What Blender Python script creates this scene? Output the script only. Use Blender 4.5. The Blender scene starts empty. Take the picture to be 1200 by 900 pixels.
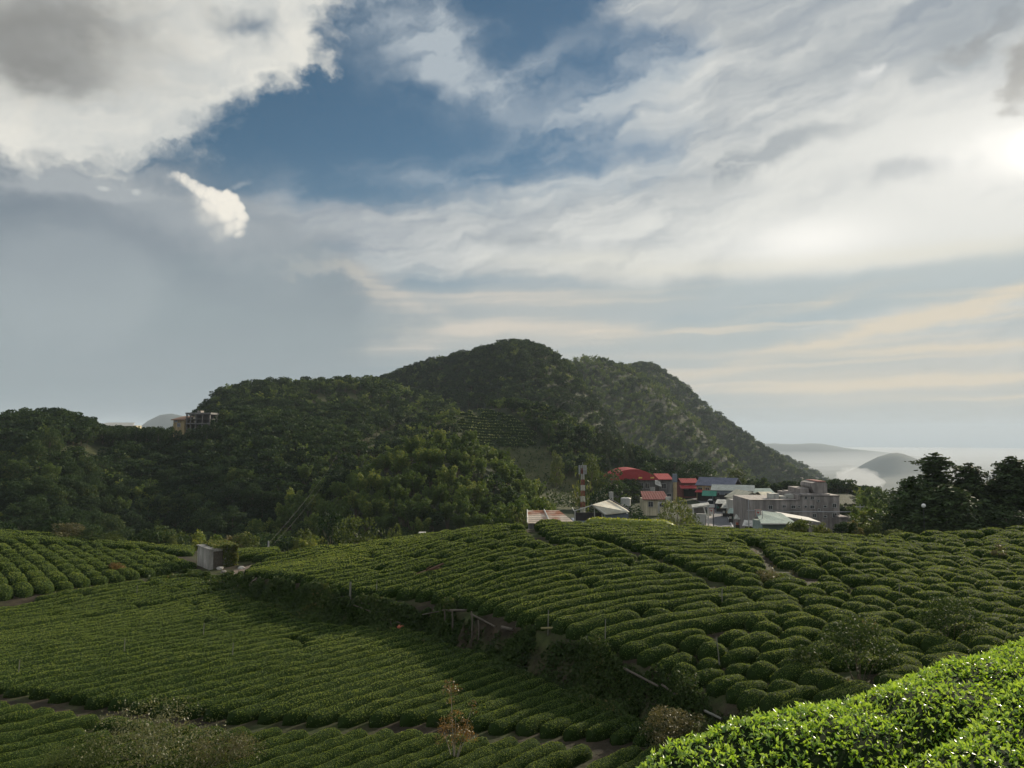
import bpy, math, random
import numpy as np
from mathutils import Vector, Matrix

SC = bpy.context.scene
COL = SC.collection
rng = np.random.default_rng(7)
random.seed(7)
R = math.radians

# ------------------------------------------------------------------ camera
FOC = 924.0                       # focal length in pixels of a 1200 x 900 frame
PITCH = R(3.4)
cam_d = bpy.data.cameras.new('camera')
cam = bpy.data.objects.new('camera', cam_d)
COL.objects.link(cam)
cam_d.sensor_width = 36.0
cam_d.lens = 36.0 * FOC / 1200.0
cam_d.clip_start = 0.1
cam_d.clip_end = 60000.0
cam.location = (0, 0, 0)
cam.rotation_euler = (R(90) + PITCH, 0, 0)
SC.camera = cam


def ray(px, py):
    cx = (px - 600.0) / FOC
    cy = (450.0 - py) / FOC
    y = math.cos(PITCH) - cy * math.sin(PITCH)
    z = math.sin(PITCH) + cy * math.cos(PITCH)
    return cx / y, z / y


def P(px, py, Y):
    u, v = ray(px, py)
    return (u * Y, Y, v * Y)


def project(X, Y, Z):
    """world -> pixel of the 1200 x 900 frame (used to measure apparent sizes)"""
    Yd = Y * math.cos(PITCH) + Z * math.sin(PITCH)
    Zd = -Y * math.sin(PITCH) + Z * math.cos(PITCH)
    Yd = np.maximum(Yd, 0.05)
    return 600 + FOC * X / Yd, 450 - FOC * Zd / Yd


# ------------------------------------------------------------------ light
SUN_AZ, SUN_EL = R(41.0), R(20.0)
sun_dir = Vector((math.sin(SUN_AZ) * math.cos(SUN_EL), math.cos(SUN_AZ) * math.cos(SUN_EL), math.sin(SUN_EL)))
sd = bpy.data.lights.new('sun', 'SUN')
sd.energy = 5.0
sd.angle = R(1.5)
sd.color = (1.0, 0.87, 0.68)
so = bpy.data.objects.new('sun', sd)
COL.objects.link(so)
so.rotation_euler = sun_dir.to_track_quat('Z', 'Y').to_euler()
so.location = (60, 80, 60)

SC.view_settings.view_transform = 'Standard'
SC.view_settings.look = 'None'
SC.view_settings.exposure = 0.42
SC.view_settings.gamma = 1.0
SC.view_settings.use_curve_mapping = False
cy = SC.cycles
cy.max_bounces = 5
cy.diffuse_bounces = 2
cy.glossy_bounces = 2
cy.transmission_bounces = 3
cy.transparent_max_bounces = 8
cy.volume_bounces = 2
cy.use_denoising = True
cy.caustics_reflective = False
cy.caustics_refractive = False
cy.sample_clamp_indirect = 4.0

# ------------------------------------------------------------------ sky
WSTR = 0.1
world = bpy.data.worlds.new('World')
SC.world = world
world.use_nodes = True
wn = world.node_tree
wn.nodes.clear()


def srgb(r, g, b, k=1.0):
    def f(c):
        c /= 255.0
        return k * (c / 12.92 if c <= 0.04045 else ((c + 0.055) / 1.055) ** 2.4)
    return (f(r), f(g), f(b))


class Nd:
    """a scalar socket of the sky's node tree with arithmetic"""
    def __init__(s, sock): s.s = sock
    def __add__(s, o): return M('ADD', s, o)
    __radd__ = __add__
    def __sub__(s, o): return M('SUBTRACT', s, o)
    def __rsub__(s, o): return M('SUBTRACT', o, s)
    def __mul__(s, o): return M('MULTIPLY', s, o)
    __rmul__ = __mul__


def put(inp, v):
    if isinstance(v, Nd):
        wn.links.new(v.s, inp)
    else:
        inp.default_value = v


def M(op, a, b=0.0, clamp=False):
    n = wn.nodes.new('ShaderNodeMath')
    n.operation = op
    n.use_clamp = clamp
    put(n.inputs[0], a)
    put(n.inputs[1], b)
    return Nd(n.outputs[0])


def smooth(x, a, b):
    n = wn.nodes.new('ShaderNodeMapRange')
    n.interpolation_type = 'SMOOTHSTEP'
    put(n.inputs[0], x)
    n.inputs[1].default_value = a
    n.inputs[2].default_value = b
    return Nd(n.outputs[0])


def combine(x, y, z=0.0):
    n = wn.nodes.new('ShaderNodeCombineXYZ')
    put(n.inputs[0], x); put(n.inputs[1], y); put(n.inputs[2], z)
    return Nd(n.outputs[0])


def vdot(vec, kx, ky):
    d = wn.nodes.new('ShaderNodeVectorMath')
    d.operation = 'DOT_PRODUCT'
    put(d.inputs[0], vec)
    d.inputs[1].default_value = (kx, ky, 0)
    return Nd(d.outputs['Value'])


def texmap(vec, loc, rot, scale):
    """turn by -rot and divide by scale"""
    c, s = math.cos(R(rot)), math.sin(R(rot))
    return combine(vdot(vec, c / scale[0], s / scale[0]) + loc[0], vdot(vec, -s / scale[1], c / scale[1]) + loc[1])


def fbm(vec, sx, sy, rot=0.0, seed=0.0, detail=4.0, rough=0.55, dist=0.0):
    v = texmap(vec, (seed * 17.7, seed * 9.3), rot, (sx, sy))
    n = wn.nodes.new('ShaderNodeTexNoise')
    n.noise_dimensions = '2D'
    put(n.inputs['Vector'], v)
    n.inputs['Scale'].default_value = 1.0
    n.inputs['Detail'].default_value = detail
    n.inputs['Roughness'].default_value = rough
    n.inputs['Distortion'].default_value = dist
    return Nd(n.outputs['Fac'])


def skypos(px, py):
    """direction of a point of the sky: azimuth and elevation in units of 1/924 rad"""
    u, v = ray(px, py)
    az = math.atan(u)
    el = math.atan(v / math.sqrt(1 + u * u))
    return az * FOC, el * FOC


TURNED = {}


def turned(vec, rot):
    key = (id(vec), rot)
    if key not in TURNED:
        c, s = math.cos(R(rot)), math.sin(R(rot))
        TURNED[key] = (combine(vdot(vec, c, s), vdot(vec, -s, c)), vec)
    return TURNED[key][0]


def blob(vec, px, py, rx, ry, rot=0.0, k=1.0):
    """soft elliptical patch of sky, k <= 1 is its strength"""
    a, e = skypos(px, py)
    rot = round(rot / 12.0) * 12
    if rot:
        c, s = math.cos(R(rot)), math.sin(R(rot))
        vec = turned(vec, rot)
        a, e = a * c + e * s, -a * s + e * c
    m = wn.nodes.new('ShaderNodeVectorMath')
    m.operation = 'MULTIPLY_ADD'
    put(m.inputs[0], vec)
    m.inputs[1].default_value = (1.0 / rx, 1.0 / ry, 0)
    m.inputs[2].default_value = (-a / rx, -e / ry, math.sqrt(max(0.0, -math.log(min(k, 1.0)))))
    d = wn.nodes.new('ShaderNodeVectorMath')
    d.operation = 'DOT_PRODUCT'
    put(d.inputs[0], Nd(m.outputs[0])); put(d.inputs[1], Nd(m.outputs[0]))
    return M('POWER', 0.3679, Nd(d.outputs['Value']))


def blobs(vec, *lst):
    t = None
    for b in lst:
        g = blob(vec, *b)
        t = g if t is None else t + g
    return t


def mixc(fac, a, b):
    n = wn.nodes.new('ShaderNodeMix')
    n.data_type = 'RGBA'
    put(n.inputs[0], fac)
    for k, v in ((6, a), (7, b)):
        if isinstance(v, Nd):
            wn.links.new(v.s, n.inputs[k])
        else:
            n.inputs[k].default_value = (v[0] / WSTR, v[1] / WSTR, v[2] / WSTR, 1)
    return Nd(n.outputs[2])


tc = wn.nodes.new('ShaderNodeTexCoord')
sp = wn.nodes.new('ShaderNodeSeparateXYZ')
wn.links.new(tc.outputs['Generated'], sp.inputs[0])
dx, dy, dz = (Nd(o) for o in sp.outputs)
SX = M('ARCTAN2', dx, dy) * FOC
SY = M('ARCSINE', dz) * FOC
S = combine(SX, SY)

# warps of the sky plane: billows for the heaps, long drifts for the veils, flat layers low down
w1 = fbm(S, 70, 55, 0, 1.0, 5, 0.58)
w2 = fbm(S, 70, 55, 0, 2.0, 5, 0.58)
SB = combine(SX + (w1 - 0.5) * 80.0, SY + (w2 - 0.5) * 60.0)
SW = combine(SX + (w1 - 0.5) * 120.0, SY + (w2 - 0.5) * 30.0)
SL = combine(SX + (w1 - 0.5) * 90.0, SY + (w2 - 0.5) * 9.0)

nis = wn.nodes.new('ShaderNodeTexSky')
nis.sky_type = 'NISHITA'
nis.sun_disc = False
nis.sun_elevation = SUN_EL
nis.sun_rotation = SUN_AZ
nis.altitude = 1300.0
nis.air_density = 1.0
nis.dust_density = 0.6
nis.ozone_density = 1.0
hs = wn.nodes.new('ShaderNodeHueSaturation')
hs.inputs['Hue'].default_value = 0.487
hs.inputs['Saturation'].default_value = 1.14
hs.inputs['Value'].default_value = 0.60
wn.links.new(nis.outputs[0], hs.inputs['Color'])
col = Nd(hs.outputs[0])

stre = fbm(SW, 330, 46, 8, 3.0, 4, 0.55)         # long streaks
stre2 = fbm(SW, 190, 34, 20, 4.0, 5, 0.58)       # tilted finer streaks
puff = fbm(SB, 80, 48, 10, 5.0, 5, 0.56)
hband = fbm(SL, 420, 14, 1.5, 6.0, 4, 0.55)      # flat bands near the horizon
soft = fbm(S, 190, 110, 0, 7.0, 3, 0.5)
bill = fbm(S, 21, 18, 0, 9.0, 5, 0.6)

# pale air towards the horizon
side = smooth(SX, -420.0, 420.0)
col = mixc(smooth(SY, 330.0, 40.0) * 0.93, col, mixc(side, srgb(138, 154, 164), srgb(172, 185, 189)))

# thin wisps drifting through the blue
wisp = blobs(SW, (470, 30, 75, 45, -36, .8), (545, 85, 75, 26, -36, .85), (625, 85, 60, 16, 24, .8),
             (700, 125, 70, 26, 12, 1.0), (560, 212, 120, 12, 0, .45), (650, 175, 120, 22, 12, .35), (310, 235, 40, 20, 24, .6),
             (800, 130, 90, 80, 0, .6), (830, 60, 90, 50, 0, .5))
wisp = wisp * smooth(stre2 * 0.55 + puff * 0.6, 0.33, 0.74)
col = mixc(M('MINIMUM', wisp, 0.85), col, srgb(184, 193, 199))

# the wide bright sheet on the right
sheet = blobs(SW, (1130, 50, 280, 110, 12, 1), (830, 5, 110, 30, -12, .85), (1020, 200, 260, 80, 12, 1), (650, 275, 270, 44, 0, 1),
              (390, 262, 110, 28, 0, .75), (900, 290, 420, 34, 0, .6), (1380, 150, 300, 200, 0, 1), (900, 90, 120, 60, 12, .45))
sh_f = smooth(sheet + (stre - 0.5) * 0.9 + (puff - 0.5) * 0.45, 0.08, 0.95)
glow1 = blob(S, 1195, 178, 150, 70, 0, .45)
glow1b = blob(SW, 1212, 172, 60, 26, 0, .8)
glow2 = blob(S, 950, 280, 75, 24, 0, .8)
glowW = blob(S, 1060, 235, 330, 120, 0, .5)
bright = glowW + (stre2 - 0.5) * 0.75 + (stre - 0.5) * 0.8 + 0.46
sh_c = mixc(smooth(bright, 0.18, 0.98), srgb(156, 165, 173), srgb(228, 228, 222))
col = mixc(sh_f * 0.95, col, sh_c)

# grey shadows and blue rifts in the sheet
rift = blobs(SW, (890, 178, 120, 13, 12, .9), (1050, 203, 60, 10, 0, .8), (1020, 60, 90, 20, 0, .5), (870, 35, 40, 10, -24, .4), (1180, 20, 70, 25, 24, .8),
             (610, 280, 50, 10, 0, .7), (840, 208, 40, 22, 24, .6), (1100, 88, 40, 14, 0, .5))
col = mixc(M('MINIMUM', rift * smooth(puff + stre2, 0.7, 1.2), 0.75), col, srgb(152, 161, 168))
scud = smooth(blobs(SB, (1204, 86, 28, 30, -36, 1.0), (1150, 38, 60, 16, 24, .5), (1195, 128, 18, 8, 0, .7)) + (puff - 0.5) * 0.9, 0.3, 0.95)
col = mixc(scud * 0.72, col, srgb(132, 131, 128))
tuft = smooth(blobs(SB, (1018, 82, 24, 12, 12, 1.0), (990, 112, 60, 9, 12, .5), (1120, 100, 50, 12, 24, .55), (700, 122, 22, 7, 12, .4)) + (puff - 0.5) * 0.8, 0.3, 1.0)
col = mixc(tuft * 0.7, col, srgb(234, 234, 230))

# blue-grey layer below the sheet
under = smooth(blobs(SL, (900, 345, 500, 28, 0, 1.0), (1180, 310, 130, 22, 12, .7)), 0.2, 0.95)
col = mixc(under * 0.85, col, mixc(side, srgb(170, 176, 179), srgb(178, 189, 191)))
col = mixc(M('MINIMUM', blobs(SL, (1010, 303, 340, 10, 0, .85), (680, 303, 100, 9, 0, .5)), 0.8), col, srgb(224, 222, 210))

# warm flat bands close to the horizon
bands = blobs(SL, (1060, 378, 190, 9, 12, .95), (980, 412, 300, 5, 0, .75), (980, 447, 340, 11, 0, 1.0), (1130, 465, 130, 4, 0, .6), (700, 393, 120, 10, 0, .8),
              (500, 400, 110, 12, 12, .85), (620, 384, 130, 8, 0, .6), (600, 350, 140, 8, 0, .8), (910, 367, 90, 7, 12, .55), (1170, 350, 90, 8, 12, .6),
              (425, 330, 50, 15, -24, .9), (470, 352, 60, 9, -24, .6))
bf = bands * (0.35 + 1.0 * smooth(hband * 0.6 + stre * 0.4, 0.36, 0.70))
col = mixc(blobs(SL, (1060, 474, 420, 24, 0, .2), (1060, 425, 420, 42, 0, .42), (560, 385, 230, 40, 0, .35)), col, srgb(212, 205, 192))
warm = mixc(smooth(SX, -150.0, 420.0), srgb(212, 205, 194), srgb(222, 212, 193))
col = mixc(M('MINIMUM', bf, 0.92), col, warm)
thin = smooth(hband, 0.50, 0.72) * smooth(SY, 190.0, 110.0) * smooth(SY, 5.0, 40.0) * smooth(SX, -260.0, -60.0)
col = mixc(thin * 0.45, col, warm)

# grey rain-cloud bank on the left
bank = blobs(SB, (60, 340, 230, 110, 0, 1), (250, 380, 130, 85, 0, .9), (130, 262, 140, 40, 0, .9), (-150, 320, 250, 140, 0, 1), (340, 390, 170, 70, 0, .6))
bk_f = smooth(bank + (puff - 0.5) * 0.40, 0.08, 1.0)
bk_c = mixc(smooth(SY + (soft - 0.5) * 150.0 + (stre - 0.5) * 90.0, 285.0, 90.0), srgb(110, 123, 136), srgb(152, 163, 167))
bk_c = mixc(smooth(blobs(SB, (60, 350, 90, 75, 0), (115, 330, 60, 50, 0)), 0.15, 1.0) * 0.45, bk_c, srgb(170, 178, 181))
bk_c = mixc(smooth(stre * 0.6 + soft * 0.5, 0.42, 0.72) * 0.35, bk_c, srgb(160, 168, 172))
col = mixc(bk_f * 0.93, col, bk_c)
top = blobs(SW, (50, 216, 130, 10, 0, 1.0), (160, 228, 90, 8, 0, .8), (40, 192, 130, 18, 0, .6))
col = mixc(M('MINIMUM', top * smooth(stre + puff, 0.7, 1.2), 0.8), col, srgb(172, 178, 181))
# its bright tower
col = mixc(blobs(SB, (205, 246, 85, 26, -12, .62), (300, 285, 70, 36, 0, .5)), col, srgb(168, 175, 179))
SJ = combine(SX + (bill - 0.5) * 16.0, SY + (w1 - 0.5) * 14.0)
lobes = ((197, 213, 8), (206, 209, 8), (215, 214, 10), (225, 220, 10), (235, 226, 11), (246, 227, 9), (254, 233, 11), (264, 231, 9), (272, 236, 10), (279, 243, 9),
         (282, 254, 9), (278, 264, 11), (282, 275, 8), (262, 250, 16), (246, 244, 14), (228, 234, 12), (268, 268, 13), (236, 254, 22), (215, 236, 18), (252, 276, 20), (204, 226, 13))
towf = None
for x, y, r in lobes:
    g = blob(SJ, x, y, r * 1.12, r * 1.05)
    towf = g if towf is None else M('MAXIMUM', towf, g)
tw = smooth(towf + (bill - 0.5) * 0.5, 0.34, 0.62)
lit = blobs(S, (274, 240, 36, 34, -36, 1.0), (222, 204, 34, 15, -24, .7)) + (bill - 0.5) * 0.5
shade = smooth(lit * 0.55 + towf * 0.6, 0.45, 1.05)
col = mixc(tw * smooth(lit, -0.02, 0.72), col, mixc(shade, srgb(158, 166, 172), srgb(243, 238, 226)))
pf = smooth(blobs(S, (122, 221, 8, 3.5, 0), (160, 225, 7, 4.5, 0), (281, 217, 18, 6, 24, .7)) + (bill - 0.5) * 0.7, 0.3, 1.0)
col = mixc(pf * 0.6, col, srgb(205, 208, 206))
edge = smooth(blobs(SB, (372, 316, 45, 9, -12, 1.0), (420, 328, 30, 10, -36, .8)) + (puff - 0.5) * 0.7, 0.2, 1.1)
col = mixc(edge * 0.15, col, srgb(226, 220, 204))

# the great white heap top left
heap = blobs(SB, (40, 40, 190, 95, 0, 1), (220, 20, 115, 62, 12, 1), (20, 118, 90, 28, 0, 1), (125, 134, 50, 13, 0, .85), (300, 15, 60, 30, 12, .8), (340, 38, 32, 12, 0, .5),
             (-200, 20, 240, 105, 0, 1), (100, -120, 300, 110, 0, 1))
hp_f = smooth(heap + (puff - 0.5) * 0.85 + (bill - 0.5) * 0.12, 0.36, 0.88)
hole = blob(SB, 290, 32, 28, 14, 0, .7)
hp_f = hp_f * (1.0 - hole)
hg = smooth(blobs(SB, (0, 45, 130, 50, 0, 1), (95, 15, 90, 34, 0, .7), (60, 90, 80, 18, 0, .4), (265, 12, 50, 14, 0, .4)) + (soft - 0.5) * 0.5 + (puff - 0.5) * 0.5, -0.05, 1.45)
hp_c = mixc(hg, mixc(smooth(puff * 0.5 + stre2 * 0.5, 0.3, 0.7), srgb(200, 203, 201), srgb(232, 230, 221)), srgb(138, 139, 137))
col = mixc(hp_f, col, hp_c)

# the veiled sun
col = mixc(M('MINIMUM', glow1 + glow1b + glow2, 1.0), col, (1.02, 1.0, 0.94))
col = mixc(blob(S, 1222, 172, 22, 15, 0, .7), col, (1.8, 1.72, 1.55))

# white cloud added out of view, overhead and behind, to lift the fill light
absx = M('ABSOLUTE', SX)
fill_deck = M('MAXIMUM', smooth(SY, 540.0, 800.0), smooth(absx, 720.0, 1150.0))
col = mixc(fill_deck * smooth(puff * 0.5 + soft * 0.5, 0.25, 0.55), col, (0.72, 0.74, 0.76))

# below the horizon: pale haze
col = mixc(smooth(SY, 4.0, -25.0), col, mixc(side, srgb(146, 158, 165), srgb(168, 178, 181)))

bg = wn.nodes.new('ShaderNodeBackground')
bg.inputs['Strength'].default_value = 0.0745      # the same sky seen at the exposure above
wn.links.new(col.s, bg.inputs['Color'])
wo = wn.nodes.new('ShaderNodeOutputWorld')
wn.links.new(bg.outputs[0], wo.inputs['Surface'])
world.cycles.sampling_method = 'NONE'
cy.use_adaptive_sampling = True
cy.adaptive_threshold = 0.02
cy.adaptive_min_samples = 12


# ================================================================== helpers
def new_mesh(name, verts, quads=None, tris=None, mats=(), mat_idx=None, attrs=None, smooth_faces=False):
    """fast mesh from numpy arrays; faces are quads followed by triangles"""
    verts = np.asarray(verts, dtype=np.float32).reshape(-1, 3)
    q = np.zeros((0, 4), np.int32) if quads is None else np.asarray(quads, np.int32).reshape(-1, 4)
    t = np.zeros((0, 3), np.int32) if tris is None else np.asarray(tris, np.int32).reshape(-1, 3)
    me = bpy.data.meshes.new(name)
    me.vertices.add(len(verts))
    me.vertices.foreach_set('co', verts.ravel())
    loops = np.concatenate([q.ravel(), t.ravel()])
    me.loops.add(len(loops))
    me.loops.foreach_set('vertex_index', loops)
    nf = len(q) + len(t)
    me.polygons.add(nf)
    starts = np.concatenate([np.arange(len(q)) * 4, len(q) * 4 + np.arange(len(t)) * 3]).astype(np.int32)
    me.polygons.foreach_set('loop_start', starts)
    for m in mats:
        me.materials.append(m)
    if mat_idx is not None:
        me.polygons.foreach_set('material_index', np.asarray(mat_idx, np.int32))
    sf = np.full(nf, smooth_faces, bool) if isinstance(smooth_faces, bool) else np.asarray(smooth_faces, bool)
    me.polygons.foreach_set('use_smooth', sf)
    for k, v in (attrs or {}).items():
        a = me.attributes.new(k, 'FLOAT', 'POINT')
        a.data.foreach_set('value', np.asarray(v, np.float32))
    me.update(calc_edges=True)
    return me


def link(name, me, parent=None, loc=None, label=None, cat=None, group=None, kind=None, rotz=None):
    o = bpy.data.objects.new(name, me)
    COL.objects.link(o)
    if parent is not None:
        o.parent = parent
    if loc is not None:
        o.location = loc
    if rotz is not None:
        o.rotation_euler = (0, 0, rotz)
    if label: o['label'] = label
    if cat: o['category'] = cat
    if group: o['group'] = group
    if kind: o['kind'] = kind
    return o


def thing(name, label, cat, loc=(0, 0, 0), rotz=0.0, group=None):
    return link(name, None, None, loc, label, cat, group, None, rotz)


def _hash(ix, iy, iz):
    h = (ix.astype(np.int64) * 374761393 + iy.astype(np.int64) * 668265263 + iz.astype(np.int64) * 2147483647 + 12345) & 0xffffffff
    h = ((h ^ (h >> 13)) * 1274126177) & 0xffffffff
    h = h ^ (h >> 16)
    return (h & 0xffff) / 65535.0


def vnoise(x, y, z=0.0):
    """value noise 0..1"""
    x, y, z = np.broadcast_arrays(np.asarray(x, float), np.asarray(y, float), np.asarray(z, float))
    ix, iy, iz = np.floor(x), np.floor(y), np.floor(z)
    fx, fy, fz = x - ix, y - iy, z - iz
    fx, fy, fz = (f * f * (3 - 2 * f) for f in (fx, fy, fz))
    ix, iy, iz = ix.astype(int), iy.astype(int), iz.astype(int)
    r = 0
    for a in (0, 1):
        for b in (0, 1):
            for c in (0, 1):
                w = (fx if a else 1 - fx) * (fy if b else 1 - fy) * (fz if c else 1 - fz)
                r = r + w * _hash(ix + a, iy + b, iz + c)
    return r


def fnoise(x, y, z=0.0, oct=3):
    r, a, s = 0, 0.5, 1.0
    for k in range(oct):
        r = r + a * (vnoise(x * s + 17 * k, y * s + 31 * k, np.asarray(z) * s) - 0.5)
        a *= 0.5
        s *= 2.03
    return r


# ------------------------------------------------------------------ materials
def mat(name):
    m = bpy.data.materials.new(name)
    m.use_nodes = True
    nt = m.node_tree
    return m, nt, nt.nodes['Principled BSDF']


def plain(name, c, rough=0.7, metal=0.0, vary=0.25, scale=1.2, bump=0.0, spec=0.4):
    """painted or raw surface with blotches and grime of its own"""
    m, nt, b = mat(name)
    n = nt.nodes.new('ShaderNodeTexNoise')
    tcn = nt.nodes.new('ShaderNodeTexCoord')
    nt.links.new(tcn.outputs['Object'], n.inputs['Vector'])
    n.inputs['Scale'].default_value = scale
    n.inputs['Detail'].default_value = 6
    n.inputs['Roughness'].default_value = 0.65
    r = nt.nodes.new('ShaderNodeValToRGB')
    r.color_ramp.elements[0].position = 0.3
    r.color_ramp.elements[1].position = 0.7
    r.color_ramp.elements[0].color = (*[x * (1 - vary) for x in c], 1)
    r.color_ramp.elements[1].color = (*[min(1, x * (1 + vary * 0.6)) for x in c], 1)
    nt.links.new(n.outputs['Fac'], r.inputs[0])
    nt.links.new(r.outputs[0], b.inputs['Base Color'])
    b.inputs['Roughness'].default_value = rough
    b.inputs['Metallic'].default_value = metal
    b.inputs['Specular IOR Level'].default_value = spec
    if bump:
        bp = nt.nodes.new('ShaderNodeBump')
        bp.inputs['Strength'].default_value = bump
        bp.inputs['Distance'].default_value = 0.05
        nt.links.new(n.outputs['Fac'], bp.inputs['Height'])
        nt.links.new(bp.outputs[0], b.inputs['Normal'])
    return m


def corrugated(name, c, axis='X', pitch=0.35, rough=0.8, rust=None):
    m = plain(name, c, max(rough, 0.75), 0.0, 0.30, 0.7, 0.0, 0.12)
    nt = m.node_tree
    b = nt.nodes['Principled BSDF']
    w = nt.nodes.new('ShaderNodeTexWave')
    w.bands_direction = axis
    w.inputs['Scale'].default_value = 0.314 / pitch
    tcn = nt.nodes.new('ShaderNodeTexCoord')
    nt.links.new(tcn.outputs['Object'], w.inputs['Vector'])
    bp = nt.nodes.new('ShaderNodeBump')
    bp.inputs['Strength'].default_value = 0.7
    bp.inputs['Distance'].default_value = 0.05
    nt.links.new(w.outputs['Fac'], bp.inputs['Height'])
    nt.links.new(bp.outputs[0], b.inputs['Normal'])
    if rust:
        n = nt.nodes.new('ShaderNodeTexNoise')
        n.inputs['Scale'].default_value = 0.5
        n.inputs['Detail'].default_value = 5
        nt.links.new(tcn.outputs['Object'], n.inputs['Vector'])
        r = nt.nodes.new('ShaderNodeValToRGB')
        r.color_ramp.elements[0].position = 0.45
        r.color_ramp.elements[1].position = 0.62
        nt.links.new(n.outputs['Fac'], r.inputs[0])
        mx = nt.nodes.new('ShaderNodeMix')
        mx.data_type = 'RGBA'
        nt.links.new(r.outputs[0], mx.inputs[0])
        src = b.inputs['Base Color'].links[0].from_socket
        nt.links.new(src, mx.inputs[6])
        mx.inputs[7].default_value = (*rust, 1)
        nt.links.new(mx.outputs[2], b.inputs['Base Color'])
    return m


def leafy(name, dark, light, accent=None, rough=0.5, trans=0.3, patch=0.0, patch_scale=0.08, spec=0.35, per_object=0.0, accent_pos=0.9):
    """leaves: colour runs over the leaf's own 'tone' value, with drifts of yellower growth"""
    m, nt, b = mat(name)
    at = nt.nodes.new('ShaderNodeAttribute')
    at.attribute_name = 'tone'
    fac = at.outputs['Fac']
    if patch:
        ge = nt.nodes.new('ShaderNodeNewGeometry')
        n = nt.nodes.new('ShaderNodeTexNoise')
        n.inputs['Scale'].default_value = patch_scale
        n.inputs['Detail'].default_value = 4
        nt.links.new(ge.outputs['Position'], n.inputs['Vector'])
        ma = nt.nodes.new('ShaderNodeMath')
        ma.operation = 'MULTIPLY_ADD'
        nt.links.new(n.outputs['Fac'], ma.inputs[0])
        ma.inputs[1].default_value = patch
        ma.inputs[2].default_value = -patch * 0.5
        mb = nt.nodes.new('ShaderNodeMath')
        mb.operation = 'ADD'
        nt.links.new(fac, mb.inputs[0])
        nt.links.new(ma.outputs[0], mb.inputs[1])
        fac = mb.outputs[0]
    if per_object:
        oi = nt.nodes.new('ShaderNodeObjectInfo')
        ma = nt.nodes.new('ShaderNodeMath')
        ma.operation = 'MULTIPLY_ADD'
        nt.links.new(oi.outputs['Random'], ma.inputs[0])
        ma.inputs[1].default_value = per_object
        ma.inputs[2].default_value = -per_object * 0.5
        mb = nt.nodes.new('ShaderNodeMath')
        mb.operation = 'ADD'
        nt.links.new(fac, mb.inputs[0])
        nt.links.new(ma.outputs[0], mb.inputs[1])
        fac = mb.outputs[0]
    r = nt.nodes.new('ShaderNodeValToRGB')
    r.color_ramp.elements[0].position = 0.05
    r.color_ramp.elements[0].color = (*dark, 1)
    r.color_ramp.elements[1].position = 0.8
    r.color_ramp.elements[1].color = (*light, 1)
    if accent:
        e = r.color_ramp.elements.new(accent_pos)
        e.color = (*accent, 1)
    nt.links.new(fac, r.inputs[0])
    nt.links.new(r.outputs[0], b.inputs['Base Color'])
    b.inputs['Roughness'].default_value = rough
    b.inputs['Specular IOR Level'].default_value = spec
    if trans:
        t = nt.nodes.new('ShaderNodeBsdfTranslucent')
        hsn = nt.nodes.new('ShaderNodeHueSaturation')
        hsn.inputs['Hue'].default_value = 0.47
        hsn.inputs['Saturation'].default_value = 1.15
        hsn.inputs['Value'].default_value = 1.5
        nt.links.new(r.outputs[0], hsn.inputs['Color'])
        nt.links.new(hsn.outputs[0], t.inputs['Color'])
        mx = nt.nodes.new('ShaderNodeMixShader')
        mx.inputs[0].default_value = trans
        nt.links.new(b.outputs[0], mx.inputs[1])
        nt.links.new(t.outputs[0], mx.inputs[2])
        nt.links.new(mx.outputs[0], nt.nodes['Material Output'].inputs['Surface'])
    return m


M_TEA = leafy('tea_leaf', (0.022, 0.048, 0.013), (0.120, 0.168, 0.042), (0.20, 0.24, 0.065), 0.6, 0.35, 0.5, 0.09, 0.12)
M_TEASHADE = leafy('tea_inner_shade', (0.008, 0.016, 0.005), (0.028, 0.048, 0.012), None, 0.9, 0.0, 0.4, 0.09, 0.03)  # hedge body under the leaves, deep shade put into its dark colour
M_NEARTEA = leafy('tea_leaf_young', (0.026, 0.085, 0.014), (0.125, 0.262, 0.036), (0.22, 0.36, 0.07), 0.32, 0.42, 0.25, 0.8, 0.9, 0.0, 0.95)
M_BROAD = leafy('broad_leaf', (0.008, 0.021, 0.009), (0.035, 0.063, 0.022), (0.066, 0.090, 0.028), 0.65, 0.25, 0.0, 0.1, 0.08, 0.6)
M_BAMBOO = leafy('bamboo_leaf', (0.017, 0.038, 0.012), (0.082, 0.130, 0.035), (0.140, 0.170, 0.045), 0.6, 0.3, 0.3, 0.03, 0.10, 0.5)
M_CONIFER = leafy('conifer_leaf', (0.013, 0.026, 0.012), (0.054, 0.082, 0.032), None, 0.7, 0.12, 0.0, 0.1, 0.08, 0.2)
M_SHRUB = leafy('shrub_leaf', (0.022, 0.040, 0.012), (0.085, 0.115, 0.034), (0.14, 0.15, 0.05), 0.6, 0.3, 0.0, 0.1, 0.12, 0.4)
M_OLIVE = leafy('olive_leaf', (0.035, 0.040, 0.014), (0.12, 0.115, 0.045), (0.18, 0.16, 0.075), 0.5, 0.3)
M_PALE = leafy('pale_leaf', (0.04, 0.05, 0.02), (0.14, 0.15, 0.065), (0.26, 0.25, 0.14), 0.5, 0.3)
M_RUSSET = leafy('russet_leaf', (0.055, 0.040, 0.013), (0.16, 0.115, 0.034), (0.22, 0.16, 0.05), 0.5, 0.35)
M_WEED = leafy('weed_leaf', (0.013, 0.029, 0.010), (0.052, 0.082, 0.024), (0.110, 0.100, 0.042), 0.65, 0.25, 0.5, 0.4, 0.12)
M_BARK = plain('bark', (0.09, 0.07, 0.05), 0.9, 0, 0.4, 6, 0.4)
M_PALEBARK = plain('pale_bark', (0.22, 0.20, 0.16), 0.9, 0, 0.35, 6, 0.3)
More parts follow.
